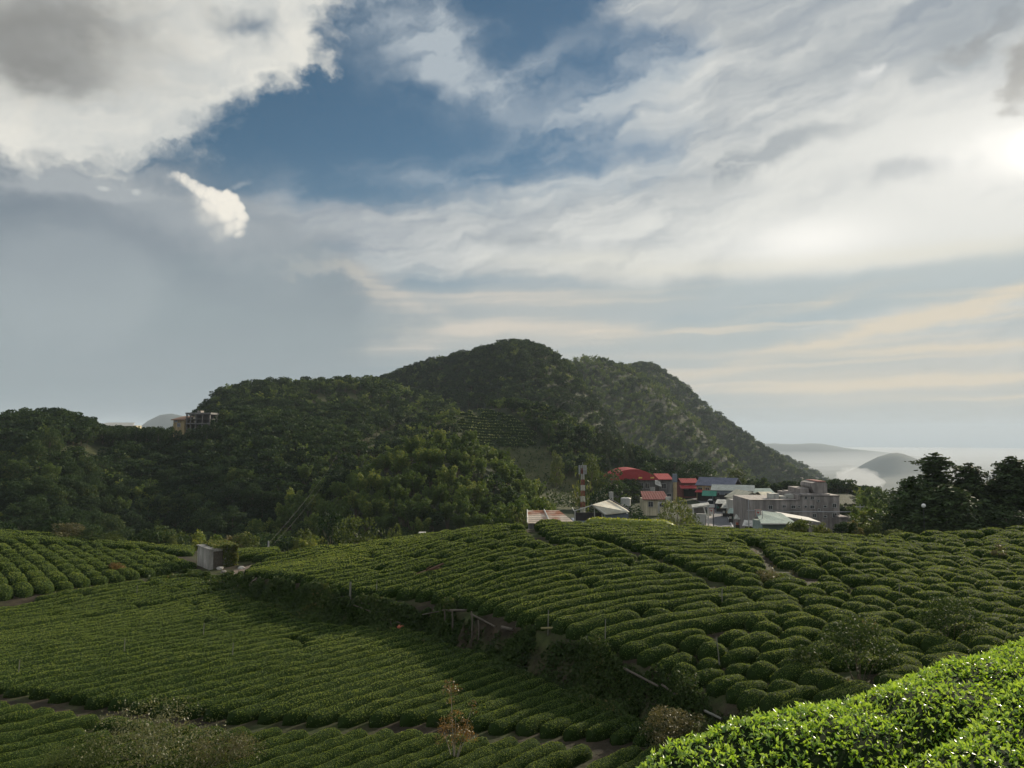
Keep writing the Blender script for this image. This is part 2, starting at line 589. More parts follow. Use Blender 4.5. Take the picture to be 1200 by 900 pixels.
M_WOOD = plain('weathered_wood', (0.085, 0.072, 0.055), 0.85, 0, 0.4, 5, 0.3)
M_STAKE = plain('pale_stake', (0.14, 0.14, 0.115), 0.7, 0, 0.2, 8)


# ================================================================== the land
def tps_fit(pts):
    p = np.array(pts, float)
    xy = p[:, :2] / 20.0
    n = len(p)
    d2 = ((xy[:, None] - xy[None]) ** 2).sum(-1)
    K = 0.5 * d2 * np.log(d2 + 1e-9)
    K[np.diag_indices(n)] = -0.01
    Pm = np.hstack([np.ones((n, 1)), xy])
    A = np.zeros((n + 3, n + 3))
    A[:n, :n] = K
    A[:n, n:] = Pm
    A[n:, :n] = Pm.T
    w = np.linalg.solve(A, np.concatenate([p[:, 2], np.zeros(3)]))
    return xy, w


def tps_eval(fit, X, Y):
    xy, w = fit
    X = np.asarray(X, float) / 20.0
    Y = np.asarray(Y, float) / 20.0
    r = w[-3] + w[-2] * X + w[-1] * Y
    for (cx, cyy), ww in zip(xy, w[:-3]):
        d2 = (X - cx) ** 2 + (Y - cyy) ** 2
        r = r + ww * 0.5 * d2 * np.log(d2 + 1e-9)
    return r


KNOLL = [(0, 0, -1.8), (5, 0, -1.5), (10, 4, -1.9), (2.2, 5, -2.85), (5, 8, -2.98), (1, 7.5, -3.65), (8.5, 10, -3.0),
         (-4, 2, -4.0), (12, 10, -3.2), (20, 10, -3.2), (0, -15, -0.5), (30, 0, -2.0), (-20, -10, -6.0), (-45, 0, -10.0)]
LOWER = KNOLL + [P(300, 705, 55.5), P(400, 738, 46.4), P(500, 745, 43.9), P(620, 792, 36.3), P(750, 842, 30.4),
                 P(600, 880, 27.5), P(0, 890, 27.5), P(0, 760, 44), P(0, 714, 58), P(240, 671, 72), P(120, 693, 64),
                 P(200, 800, 35.8), P(820, 890, 25.5), P(0, 692, 61.5), P(0, 630, 85), P(110, 640, 86), P(330, 648, 93),
                 P(230, 648, 88), P(-300, 648, 80), P(-300, 760, 45), P(-150, 900, 26), (5, 14, -8.5), (-5, 14, -9.5), (0, 20, -10.6), (-30, 15, -11),
                 P(300, 668, 71), (9, 18, -8.6), (30, 40, -9.5), (30, 70, -9)]
UPPER = KNOLL + [P(300, 681, 56), P(400, 707, 47), P(500, 714, 44.3), P(620, 746, 36.7), P(750, 796, 30.7), P(850, 850, 25.0),
                 P(330, 650, 78), P(450, 641, 72), P(600, 625, 62), P(750, 625, 62), P(880, 630, 63), P(1040, 639, 66), P(1200, 631, 66),
                 P(600, 680, 47), P(900, 720, 37), P(1100, 700, 40), P(1000, 800, 26.5), P(1150, 762, 29), P(450, 670, 55), P(1200, 680, 46),
                 P(1400, 640, 60), P(1400, 720, 35), (10, 16, -5.8), (15, 19, -6.3), (24, 20, -6.0), P(330, 668, 70), P(0, 630, 85), P(110, 640, 86), P(330, 648, 93),
                 P(240, 671, 72), (-5, 20, -10.5), (-30, 20, -11)]
F_LOW, F_UP = tps_fit(LOWER), tps_fit(UPPER)
BANK = np.array([(-30, 71), (-24, 65), (-18, 55.8), (-10, 46.7), (-4.75, 44.1), (0.8, 36.5), (5, 30.6), (6.9, 25), (8.2, 20), (9, 15), (9, 5)], float)


def bank_dist(X, Y):
    """signed distance to the foot line of the bank: positive on the upper field's side"""
    X = np.asarray(X, float); Y = np.asarray(Y, float)
    best = np.full(X.shape, 1e9)
    sign = np.ones(X.shape)
    for a, b in zip(BANK[:-1], BANK[1:]):
        d = b - a
        t = np.clip(((X - a[0]) * d[0] + (Y - a[1]) * d[1]) / (d @ d), 0, 1)
        ex, ey = X - (a[0] + t * d[0]), Y - (a[1] + t * d[1])
        dist = np.hypot(ex, ey)
        s = np.where(d[0] * ey - d[1] * ex > 0, 1.0, -1.0)
        upd = dist < best
        best = np.where(upd, dist, best)
        sign = np.where(upd, s, sign)
    return best * sign


RIDGE_X = [-140, -70, -55, -40, -28, -22.8, -11.7, 0, 10, 19, 31, 43, 80, 140]
RIDGE_Y = [95, 88, 86.5, 88, 92, 79, 73, 63, 62.8, 64, 67, 67.5, 78, 90]


def sstep(x, a, b):
    t = np.clip((x - a) / (b - a), 0, 1)
    return t * t * (3 - 2 * t)


def smax(a, b, k):
    return 0.5 * (a + b + np.sqrt((a - b) ** 2 + k * k))


def near_field(X, Y):
    s = bank_dist(X, Y) + 0.5 * fnoise(X * 0.7, Y * 0.7, 3.0, 2)
    w = sstep(s, -0.35, 0.75)
    lo, up = tps_eval(F_LOW, X, Y), tps_eval(F_UP, X, Y)
    return lo * (1 - w) + up * w + 0.10 * fnoise(X * 0.5, Y * 0.5, 0.5, 2)


# hills: crest as (pixel column, pixel row of the ground, depth), front slope, back slope, rounding, roughness
HILLS = [
    # forest slope on the left
    ([(-700, 500, 230), (-350, 505, 240), (-120, 502, 250), (0, 507, 262), (55, 493, 265), (85, 500, 266), (112, 519, 270), (150, 519, 278), (205, 516, 290), (250, 497, 300),
      (320, 497, 300), (400, 520, 280), (470, 560, 250), (540, 600, 220)], 0.27, 0.30, 22, 5.0),
    # shoulder behind it
    ([(150, 560, 400), (215, 512, 400), (246, 476, 410), (262, 463, 420), (300, 456, 430), (380, 455, 440), (430, 452, 450), (500, 470, 440), (600, 520, 420)], 0.26, 0.3, 25, 6.0),
    # main hill
    ([(330, 500, 560), (395, 470, 580), (440, 450, 600), (500, 429, 610), (560, 415, 620), (585, 408, 620), (612, 405, 620), (640, 413, 615), (665, 431, 600),
      (690, 462, 580), (715, 505, 540), (740, 540, 500), (770, 580, 450)], 0.40, 0.45, 30, 9.0),
    # second hill, sunlit flank
    ([(560, 520, 800), (620, 455, 820), (660, 431, 830), (690, 424, 840), (715, 428, 850), (745, 440, 850), (780, 462, 830), (815, 497, 800), (850, 535, 760), (890, 575, 700), (930, 610, 640)], 0.50, 0.5, 40, 16.0),
    # third hill, its long tail falling to the right
    ([(640, 500, 1100), (700, 440, 1100), (735, 433, 1100), (760, 428, 1100), (790, 446, 1090), (830, 481, 1070), (870, 511, 1050), (900, 531, 1030), (940, 560, 990), (985, 596, 930), (1030, 625, 880)], 0.55, 0.5, 40, 18.0),
    ([(860, 540, 1500), (900, 530, 1500), (940, 549, 1480), (985, 577, 1450), (1020, 600, 1400), (1060, 630, 1350)], 0.5, 0.5, 40, 16.0),
    # spur with the terraces
    ([(360, 560, 225), (415, 530, 250), (480, 505, 285), (537, 486, 318), (570, 480, 335), (600, 478, 340), (635, 482, 335), (680, 506, 320), (730, 528, 300), (760, 548, 290), (800, 566, 280), (850, 585, 270)], 0.36, 0.4, 8, 2.5),
    # bamboo knoll
    ([(380, 600, 180), (430, 566, 190), (455, 550, 196), (500, 536, 203), (545, 529, 205), (575, 545, 202), (600, 566, 196), (640, 592, 186), (670, 618, 178)], 0.34, 0.30, 14, 3.0),
    # blue mountain far left, misty ridges far right
    ([(140, 520, 5000), (165, 500, 5000), (180, 488, 5000), (200, 484, 5000), (215, 488, 5000), (260, 500, 5000), (330, 510, 5000)], 0.35, 0.4, 60, 60.0),
    ([(840, 530, 8500), (880, 521, 8500), (905, 518, 8500), (930, 521, 8500), (957, 517, 8500), (990, 525, 8500), (1035, 529, 8500), (1080, 535, 8500), (1160, 552, 8500), (1240, 540, 8500), (1350, 520, 8500)], 0.35, 0.4, 90, 90.0),
    ([(960, 566, 5200), (1000, 549, 5200), (1025, 535, 5200), (1050, 528, 5200), (1075, 537, 5200), (1100, 552, 5200), (1140, 575, 5200)], 0.45, 0.5, 60, 70.0),
]


CREST = {}


def hill_height(h, X, Y):
    crest, sf, sb, rnd, rough = h
    us = [ray(c[0], 500)[0] for c in crest]
    zs = [ray(c[0], c[1])[1] * c[2] for c in crest]
    ys = [c[2] for c in crest]
    u = X / np.maximum(Y, 1.0)
    key = id(crest)
    if key not in CREST:
        uu = np.linspace(us[0], us[-1], 400)
        k = np.exp(-0.5 * (np.arange(-40, 41) / 9.0) ** 2)
        k /= k.sum()
        sm = lambda t: np.convolve(np.pad(np.interp(uu, us, t), 40, mode='reflect', reflect_type='odd'), k, 'valid')
        CREST[key] = (uu, sm(ys), sm(zs))
    uu, ysm, zsm = CREST[key]
    yc = np.interp(u, uu, ysm)
    zc = np.interp(u, uu, zsm)
    out = np.maximum(us[0] - u, 0) + np.maximum(u - us[-1], 0)
    zc = zc - out * yc * 0.6
    d = Y - yc
    k = yc / 300.0
    r = (np.sqrt(d * d + rnd * rnd) - rnd)
    z = zc - np.where(d < 0, sf, sb) * r
    body = sstep(np.abs(d), 0.0, 0.25 * yc)
    gully = fnoise(X / (9.0 * rough), Y / (12.0 * rough), 2.0, 4) * rough * 1.7
    return z + gully * (0.10 + 0.9 * body)


def base_height(X, Y):
    px = 600 + FOC * X / np.maximum(Y, 1.0)
    vill = np.interp(Y, [0, 130, 260, 320, 600, 1200, 2500, 12000], [-19.8, -19.8, -20.6, -30, -60, -120, -280, -330])
    left = np.interp(Y, [0, 120, 200, 400, 1500, 2500, 12000], [-26, -30, -30, -40, -120, -280, -330])
    right = np.interp(Y, [0, 130, 200, 300, 500, 900, 2000, 12000], [-19.8, -19.8, -24, -45, -90, -170, -280, -330])
    w1_ = sstep(px, 480, 640)
    w2_ = sstep(px, 985, 1100)
    z = left * (1 - w1_) + vill * w1_ * (1 - w2_) + right * w1_ * w2_
    return z + 0.02 * np.maximum(Y - 300, 0) ** 0.9 * fnoise(X / 250.0, Y / 250.0, 9.0, 3)


def H(X, Y):
    X = np.asarray(X, float); Y = np.asarray(Y, float)
    X, Y = np.broadcast_arrays(X, Y)
    yr = np.interp(X, RIDGE_X, RIDGE_Y)
    d = np.maximum(Y - yr, 0)
    Xc = np.clip(X, -110, 110)
    nf = near_field(Xc, np.clip(np.minimum(Y, yr), -40, 200))
    slope = np.where(X < -8, 0.42, 0.20)
    slope = 0.42 + (0.20 - 0.42) * sstep(X, -14, 0)
    side = np.maximum(np.abs(X) - 110, 0)
    nf = nf - slope * (np.sqrt(d * d + 9) - 3) - side * 0.25
    z = np.where(Y < 135, smax(nf, base_height(X, Y), 0.6), base_height(X, Y))
    far = Y > 120
    if far.any():
        zf = z[far]
        Xf, Yf = X[far], Y[far]
        for h in HILLS:
            k = 1.5 if h[0][0][2] < 400 else 6.0
            hh = hill_height(h, Xf, Yf)
            hh = hh - np.maximum(150 - Yf, 0) * 0.8
            zf = smax(zf, hh, k)
        z = z.copy()
        z[far] = zf
    return z


def ground_at(px, py, y0=3.0, y1=1500.0):
    """where the line of sight through a picture point meets the land"""
    u, v = ray(px, py)
    ys = np.geomspace(y0, y1, 900)
    below = v * ys < H(u * ys, ys)
    k = int(np.argmax(below)) if below.any() else len(ys) - 1
    a, b = ys[max(k - 1, 0)], ys[k]
    for _ in range(18):
        m_ = 0.5 * (a + b)
        if v * m_ < float(H(np.array([u * m_]), np.array([m_]))[0]): b = m_
        else: a = m_
    Y = 0.5 * (a + b)
    return u * Y, Y, float(H(np.array([u * Y]), np.array([Y]))[0])


def hz(x, y):
    return float(H(np.array([x]), np.array([y]))[0])


def axis_coords(near_lo, near_hi, step, far_lo, far_hi, growth):
    c = list(np.arange(near_lo, near_hi + 1e-6, step))
    s, v = step, near_hi
    while v < far_hi:
        s *= growth
        v += s
        c.append(v)
    s, v = step, near_lo
    while v > far_lo:
        s *= growth
        v -= s
        c.insert(0, v)
    return np.array(c)


gx = axis_coords(-60, 60, 0.6, -14000, 14000, 1.035)
gy = axis_coords(4, 96, 0.5, -400, 14000, 1.016)
GX, GY = np.meshgrid(gx, gy)
GZ = H(GX.ravel(), GY.ravel()).reshape(GX.shape)
nx, ny = len(gx), len(gy)
idx = np.arange(nx * ny).reshape(ny, nx)
quads = np.stack([idx[:-1, :-1], idx[:-1, 1:], idx[1:, 1:], idx[1:, :-1]], -1).reshape(-1, 4)
cover = np.zeros(GX.shape)                      # 0 bare earth, 1 meadow, 2 woodland floor
cover[(GY > np.interp(GX, RIDGE_X, RIDGE_Y) + 6)] = 2.0
GPX, GPY = project(GX, GY, GZ)
meadow = (GPX > 586) & (GPX < 676) & (GPY > 522) & (GPY < 600) & (GY > 200) & (GY < 345)
meadow |= (GPX > 330) & (GPX < 420) & (GPY > 462) & (GPY < 500) & (GY > 380)
meadow |= (GPX > 410) & (GPX < 560) & (GPY > 476) & (GPY < 535) & (GY > 240) & (GY < 345)
meadow |= (GPX > 70) & (GPX < 135) & (GPY > 525) & (GPY < 555) & (GY > 200)
cover[meadow] = 1.0

mg, nt, b = mat('land')
ge = nt.nodes.new('ShaderNodeNewGeometry')
def _noise(scale, detail=6, rough=0.6):
    n = nt.nodes.new('ShaderNodeTexNoise')
    n.inputs['Scale'].default_value = scale
    n.inputs['Detail'].default_value = detail
    n.inputs['Roughness'].default_value = rough
    nt.links.new(ge.outputs['Position'], n.inputs['Vector'])
    return n.outputs['Fac']
def _ramp(fac, *stops):
    r = nt.nodes.new('ShaderNodeValToRGB')
    els = r.color_ramp.elements
    els[0].position, els[0].color = stops[0][0], (*stops[0][1], 1)
    els[1].position, els[1].color = stops[-1][0], (*stops[-1][1], 1)
    for p, c in stops[1:-1]:
        e = els.new(p); e.color = (*c, 1)
    nt.links.new(fac, r.inputs[0])
    return r.outputs[0]
def _mix(fac, a, c):
    n = nt.nodes.new('ShaderNodeMix'); n.data_type = 'RGBA'
    nt.links.new(fac, n.inputs[0]); nt.links.new(a, n.inputs[6]); nt.links.new(c, n.inputs[7])
    return n.outputs[2]
def _mr(fac, a, b_):
    n = nt.nodes.new('ShaderNodeMapRange')
    nt.links.new(fac, n.inputs[0]); n.inputs[1].default_value = a; n.inputs[2].default_value = b_
    return n.outputs[0]
earth = _ramp(_noise(1.3), (0.3, (0.016, 0.014, 0.009)), (0.55, (0.034, 0.028, 0.018)), (0.75, (0.062, 0.050, 0.033)))
weedy = _ramp(_noise(2.2), (0.3, (0.020, 0.030, 0.010)), (0.7, (0.055, 0.066, 0.024)))
earth = _mix(_mr(_noise(0.45), 0.44, 0.60), earth, weedy)
grass = _ramp(_noise(0.12, 8, 0.7), (0.3, (0.024, 0.034, 0.013)), (0.55, (0.050, 0.056, 0.022)), (0.75, (0.075, 0.068, 0.030)))
wood = _ramp(_noise(0.25, 8, 0.7), (0.3, (0.008, 0.015, 0.006)), (0.7, (0.026, 0.038, 0.014)))
at = nt.nodes.new('ShaderNodeAttribute'); at.attribute_name = 'cover'
c1 = _mix(_mr(at.outputs['Fac'], 0.0, 1.0), earth, grass)
c2 = _mix(_mr(at.outputs['Fac'], 1.0, 2.0), c1, wood)
nt.links.new(c2, b.inputs['Base Color'])
b.inputs['Roughness'].default_value = 0.95
b.inputs['Specular IOR Level'].default_value = 0.15
bp = nt.nodes.new('ShaderNodeBump'); bp.inputs['Strength'].default_value = 0.6; bp.inputs['Distance'].default_value = 0.12
nt.links.new(_noise(3.0), bp.inputs['Height']); nt.links.new(bp.outputs[0], b.inputs['Normal'])
land = new_mesh('ground', np.stack([GX, GY, GZ], -1).reshape(-1, 3), quads, None, [mg], None, {'cover': cover.ravel()}, True)
link('ground', land, kind='structure')


H_EXACT = H


def H(X, Y):
    """height of the built ground sheet"""
    X, Y = np.broadcast_arrays(np.asarray(X, float), np.asarray(Y, float))
    i = np.clip(np.searchsorted(gx, X) - 1, 0, nx - 2)
    j = np.clip(np.searchsorted(gy, Y) - 1, 0, ny - 2)
    a = np.clip((X - gx[i]) / (gx[i + 1] - gx[i]), 0, 1)
    c = np.clip((Y - gy[j]) / (gy[j + 1] - gy[j]), 0, 1)
    return (GZ[j, i] * (1 - a) + GZ[j, i + 1] * a) * (1 - c) + (GZ[j + 1, i] * (1 - a) + GZ[j + 1, i + 1] * a) * c


# ------------------------------------------------------------------ the air
def build_haze():
    x0, x1, y0, y1, z0, z1 = -15000, 15000, -500, 15000, float(GZ.min()) - 1.0, max(float(GZ.max()) + 14.0, 112.0)
    v = [(x, y, z) for z in (z0, z1) for y in (y0, y1) for x in (x0, x1)]
    f = [(0, 2, 3, 1), (4, 5, 7, 6), (0, 1, 5, 4), (2, 6, 7, 3), (0, 4, 6, 2), (1, 3, 7, 5)]
    m = bpy.data.materials.new('haze')
    m.use_nodes = True
    n = m.node_tree
    n.nodes.remove(n.nodes['Principled BSDF'])
    pv = n.nodes.new('ShaderNodeVolumePrincipled')
    pv.inputs['Color'].default_value = (0.66, 0.76, 0.86, 1)
    pv.inputs['Density'].default_value = HAZE
    pv.inputs['Anisotropy'].default_value = 0.0
    n.links.new(pv.outputs[0], n.nodes['Material Output'].inputs['Volume'])
    link('haze', new_mesh('haze', v, f, None, [m]), kind='stuff')


HAZE = 0.00009
build_haze()


# ================================================================== tea
def in_poly(px, py, poly):
    px = np.asarray(px, float); py = np.asarray(py, float)
    r = np.zeros(px.shape, bool)
    n = len(poly)
    j = n - 1
    for i in range(n):
        xi, yi = poly[i]; xj, yj = poly[j]
        c = ((yi > py) != (yj > py)) & (px < (xj - xi) * (py - yi) / (yj - yi + 1e-9) + xi)
        r ^= c
        j = i
    return r


def leaf_quads(pos, nrm, size, rg, lift=0.35, spread=1.0, aspect=1.7):
    """small pointed leaf faces standing off a surface; returns verts, quads"""
    n = len(pos)
    t = rg.normal(size=(n, 3))
    t -= (t * nrm).sum(1, keepdims=True) * nrm * (1 - lift * spread)
    t += nrm * lift
    t /= np.linalg.norm(t, axis=1, keepdims=True) + 1e-9
    r = rg.normal(size=(n, 3)) * 0.6 + nrm
    s = np.cross(t, r)
    s /= np.linalg.norm(s, axis=1, keepdims=True) + 1e-9
    L = (size * (0.7 + 0.6 * rg.random(n)))[:, None]
    a = pos
    c = pos + t * L
    m = pos + t * L * 0.5
    b = m + s * L * 0.5 / aspect
    d = m - s * L * 0.5 / aspect
    v = np.stack([a, b, c, d], 1).reshape(-1, 3)
    q = np.arange(4 * n).reshape(n, 4)
    return v, q


PROF = np.radians(np.array([-90, -74, -56, -36, -14, 14, 36, 56, 74, 90]))


def hedge_arrays(path, w, h, leaf, dens, rg, step=None, taper=0.8):
    """clipped tea hedge along path (Nx2): rounded section, rounded ends, uneven top, leaf faces all over"""
    d = np.hypot(*np.diff(path, axis=0).T)
    s = np.concatenate([[0], np.cumsum(d)])
    Ltot = s[-1]
    step = step or max(0.28, leaf * 2.2)
    n = max(6, int(Ltot / step) + 1)
    # denser rings at both ends
    t = np.linspace(0, 1, n)
    t = t * t * (3 - 2 * t) * min(1, 2.5 * taper / Ltot) + t * (1 - min(1, 2.5 * taper / Ltot)) if Ltot > 0 else t
    ss = t * Ltot
    x = np.interp(ss, s, path[:, 0]); y = np.interp(ss, s, path[:, 1])
    tx, ty = np.gradient(x), np.gradient(y)
    ln = np.hypot(tx, ty) + 1e-9
    tx, ty = tx / ln, ty / ln
    nx_, ny_ = -ty, tx
    z = H(x, y)
    tp = min(taper, Ltot * 0.45)
    e = np.clip(np.minimum(ss, Ltot - ss) / tp, 0, 1)
    k = np.sqrt(np.clip(1 - (1 - e) ** 2, 0, 1)) * 0.98 + 0.02
    wv = w * k * (1 + 0.30 * fnoise(x * 0.9, y * 0.9, 5.0, 2))
    hv = h * (0.22 + 0.78 * k) * (1 + 0.32 * fnoise(x * 0.7, y * 0.7, 8.0, 2))
    sn, cs = np.sin(PROF), np.cos(PROF)
    ox = np.sign(sn) * np.abs(sn) ** 0.85
    oz = cs ** 0.46
    X = x[:, None] + nx_[:, None] * ox[None] * wv[:, None]
    Y = y[:, None] + ny_[:, None] * ox[None] * wv[:, None]
    Z = z[:, None] - 0.06 + oz[None] * hv[:, None]
    bump = 0.26 * fnoise(X * 1.6, Y * 1.6, Z * 1.6, 3)
    Z = Z + bump * oz[None]
    bx = 0.22 * fnoise(X * 1.9 + 40, Y * 1.9, Z * 1.9, 2)
    X = X + nx_[:, None] * bx
    Y = Y + ny_[:, None] * bx
    V = np.stack([X, Y, Z], -1)
    K = len(PROF)
    ii = np.arange(n * K).reshape(n, K)
    Q = np.stack([ii[:-1, :-1], ii[:-1, 1:], ii[1:, 1:], ii[1:, :-1]], -1).reshape(-1, 4)
    # leaves
    P00, P01, P10, P11 = V[:-1, :-1], V[:-1, 1:], V[1:, :-1], V[1:, 1:]
    nr = np.cross(P10 - P00, P01 - P00)
    ar = np.linalg.norm(nr, axis=-1)
    nr = nr / (ar[..., None] + 1e-9)
    nr *= np.where(nr[..., 2:] < -0.2, -1, 1)
    wgt = ar * (0.35 + 0.65 * np.clip((P00[..., 2] - z[:-1, None]) / h, 0, 1))
    cnt = int(dens * wgt.sum() / (leaf * leaf))
    body_tone = np.full(n * K, 0.35)
    if cnt < 1:
        return V.reshape(-1, 3), Q, body_tone, np.zeros((0, 3)), np.zeros((0, 4), int), np.zeros(0)
    flat = wgt.ravel() / wgt.sum()
    cell = rg.choice(len(flat), cnt, p=flat)
    a, bb = rg.random(cnt)[:, None], rg.random(cnt)[:, None]
    g = lambda A: A.reshape(-1, 3)[cell]
    pos = (g(P00) * (1 - a) + g(P10) * a) * (1 - bb) + (g(P01) * (1 - a) + g(P11) * a) * bb
    nn = g(nr)
    lv, lq = leaf_quads(pos - nn * leaf * 0.2, nn, np.full(cnt, leaf), rg, 0.45)
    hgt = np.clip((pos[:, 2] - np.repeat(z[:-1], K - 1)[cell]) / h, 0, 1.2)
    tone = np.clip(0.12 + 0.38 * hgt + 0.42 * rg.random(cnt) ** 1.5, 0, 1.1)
    return V.reshape(-1, 3), Q, body_tone, lv, lq, np.repeat(tone, 4)


def join_arrays(lst):
    vs, qs, ts, mi = [], [], [], []
    off = 0
    for bv, bq, bt, lv, lq, lt in lst:
        vs += [bv, lv]
        qs += [bq + off, lq + off + len(bv)]
        ts += [bt, lt]
        mi += [np.zeros(len(bq), int), np.ones(len(lq), int)]
        off += len(bv) + len(lv)
    return np.concatenate(vs), np.concatenate(qs), np.concatenate(ts), np.concatenate(mi)


def hedge_object(name, arrs, **kw):
    v, q, t, mi = join_arrays(arrs)
    if kw.get('kind') == 'stuff':
        c = np.zeros(3)
    else:
        c = np.array([v[:, 0].mean(), v[:, 1].mean(), v[:, 2].min()])
    me = new_mesh(name, v - c, q, None, [M_TEASHADE, M_TEA], mi, {'tone': t}, mi == 0)
    return link(name, me, None, tuple(c), **kw)


POLY_A = [(-400, 790), (-250, 752), (0, 716), (60, 702), (130, 690), (240, 672), (264, 681), (285, 697), (328, 719), (388, 736), (500, 743), (560, 762),
          (620, 788), (690, 817), (742, 842), (775, 868), (760, 878), (690, 872), (600, 864), (560, 863), (480, 853), (370, 854), (250, 850), (130, 836), (0, 818), (-250, 786)]
POLY_B = [(-400, 830), (-250, 803), (0, 829), (130, 847), (250, 860), (370, 864), (480, 863), (590, 874), (690, 882), (760, 886), (830, 885), (880, 1000), (-400, 1000)]
POLY_C1 = [(-400, 640), (-250, 640), (0, 643), (110, 646), (190, 652), (228, 662), (228, 668), (130, 685), (60, 696), (0, 706), (-250, 742), (-400, 760)]
POLY_C2 = [(-400, 590), (-250, 600), (0, 600), (110, 610), (200, 610), (332, 625), (328, 656), (296, 659), (274, 660), (262, 640), (230, 645), (226, 655), (190, 649), (110, 643), (0, 640), (-400, 636)]
POLY_D = [(332, 560), (1700, 560), (1700, 860), (1250, 800), (1000, 850), (905, 872), (862, 852), (800, 824), (760, 802), (700, 773), (640, 750), (570, 733), (520, 712), (470, 704),
          (420, 702), (380, 701), (345, 697), (288, 679), (282, 674), (330, 652)]

# footpaths and bare patches in the upper field (ground positions)
SEAMS = [[(690, 634), (716, 641), (735, 648), (770, 660), (800, 672), (850, 690)], [(600, 616), (622, 626), (634, 636), (660, 646)],
         [(880, 640), (905, 668), (960, 690)]]
SEAMS = [np.array([ground_at(*p)[:2] for p in s]) for s in SEAMS]
BARE = [(908, 672, 1.3), (1105, 652, 1.0), (1010, 668, 0.7), (1065, 735, 0.8), (1140, 645, 0.9), (505, 676, 0.7), (1005, 797, 0.7)]
BARE = [(*ground_at(x, y)[:2], r) for x, y, r in BARE]


def seg_dist(px, py, line):
    best = np.full(np.shape(px), 1e9)
    for a, b_ in zip(line[:-1], line[1:]):
        d = b_ - a
        t = np.clip(((px - a[0]) * d[0] + (py - a[1]) * d[1]) / (d @ d), 0, 1)
        best = np.minimum(best, np.hypot(px - a[0] - t * d[0], py - a[1] - t * d[1]))
    return best


def runs(mask):
    out, i = [], 0
    n = len(mask)
    while i < n:
        if mask[i]:
            j = i
            while j + 1 < n and mask[j + 1]:
                j += 1
            out.append((i, j))
            i = j + 1
        else:
            i += 1
    return out


def lay_rows(poly, fn, pitch, xr, cr, seglen, gap, jit, keep, yr=(8, 110), shrink=0.35, direction=None):
    """rows are level lines of Y - fn(X) (or of a turned frame); returns lists of path points"""
    out = []
    c = cr[0]
    rg = np.random.default_rng(int(abs(cr[0] * 13 + xr[0] * 7)) + 5)
    while c < cr[1]:
        x = np.arange(xr[0], xr[1], 0.2)
        y = fn(x) + c
        if direction is not None:
            ca, sa = math.cos(direction), math.sin(direction)
            X = x * ca - y * sa
            Y = x * sa + y * ca
        else:
            X, Y = x, y
        wob = jit * fnoise(X * 0.15, Y * 0.15, 4.0, 2)
        Y = Y + wob
        ok = (Y > yr[0]) & (Y < yr[1])
        if ok.sum() > 6:
            Z = np.where(ok, H(X, np.clip(Y, 1, 200)), 0)
            px, py = project(X, Y, Z)
            m = ok & in_poly(px, py, poly)
            if poly is POLY_D or poly is POLY_C2:
                m &= Y < np.interp(X, RIDGE_X, RIDGE_Y) + 3.0
            if poly is POLY_D:
                m &= bank_dist(X, Y) > 0.80 + 0.35 * fnoise(X * 0.3, Y * 0.3, 1.0, 1)
                for s in SEAMS:
                    m &= seg_dist(X, Y, s) > 0.32
                for bx, by, br in BARE:
                    m &= np.hypot(X - bx, (Y - by)) > br
            elif poly is POLY_A:
                m &= bank_dist(X, Y) < -0.25
            for i, j in runs(m):
                L = (j - i) * 0.2
                s0 = 0.0
                arc = np.concatenate([[0], np.cumsum(np.hypot(np.diff(X[i:j + 1]), np.diff(Y[i:j + 1])))])
                tot = arc[-1]
                while s0 < tot - 0.7:
                    mx, my = np.interp(s0, arc, X[i:j + 1]), np.interp(s0, arc, Y[i:j + 1])
                    ln = seglen(mx, my, rg)
                    s1 = min(tot, s0 + ln)
                    if tot - s1 < 0.6:
                        s1 = tot
                    if s1 - s0 > 0.6 and rg.random() < keep(mx, my):
                        kk = np.linspace(s0, s1, max(4, int((s1 - s0) / 0.25)))
                        out.append(np.stack([np.interp(kk, arc, X[i:j + 1]), np.interp(kk, arc, Y[i:j + 1])], 1))
                    s0 = s1 + gap * (0.6 + 0.8 * rg.random())
        c += (pitch if not isinstance(pitch, tuple) else pitch[0] + pitch[1] * c) * (1 + 0.05 * rg.normal())
    return out


fA = lambda x: 1.0 * x - 0.004 * x * x
rows_A = lay_rows(POLY_A, fA, (0.80, 0.0125), (-48, 12), (16, 130), lambda x, y, g: g.uniform(9, 40) if y < 48 else g.uniform(3, 14), 0.12, 0.35, lambda x, y: 0.985)
rows_B = lay_rows(POLY_B, lambda x: 1.0 * x - 0.004 * x * x, (0.80, 0.0125), (-34, 12), (10, 80), lambda x, y, g: g.uniform(8, 25), 0.15, 0.4, lambda x, y: 0.98, (19, 60))
rows_C1 = lay_rows(POLY_C1, lambda x: 0.06 * x, 1.4, (-120, 40), (-10, 90), lambda x, y, g: g.uniform(1.6, 3.4), 0.16, 0.5, lambda x, y: 0.98, (40, 100), direction=R(-52))
rows_C2 = lay_rows(POLY_C2, lambda x: 0.10 * x, 1.5, (-80, -18), (60, 110), lambda x, y, g: g.uniform(3, 8), 0.14, 0.6, lambda x, y: 0.98, (50, 100))
sig = lambda t: 1 / (1 + np.exp(-t))
# slope of the rows falls from steep at the left to level at the right
fD = lambda x: 0.14 * x - 0.46 * 5.5 * np.log1p(np.exp(-(x - 1.0) / 5.5))


def is_mound(x, y):
    """share of separate rounded bushes: the right-hand and near part of the upper field"""
    px = 600 + FOC * x / y
    return sstep(px + (48 - y) * 6.0, 730, 900)


def segD(x, y, g):
    m = float(is_mound(x, y))
    if g.random() < m:
        return g.uniform(0.95, 2.3) * (0.75 + 0.008 * y)
    return g.uniform(3.5, 13.0)


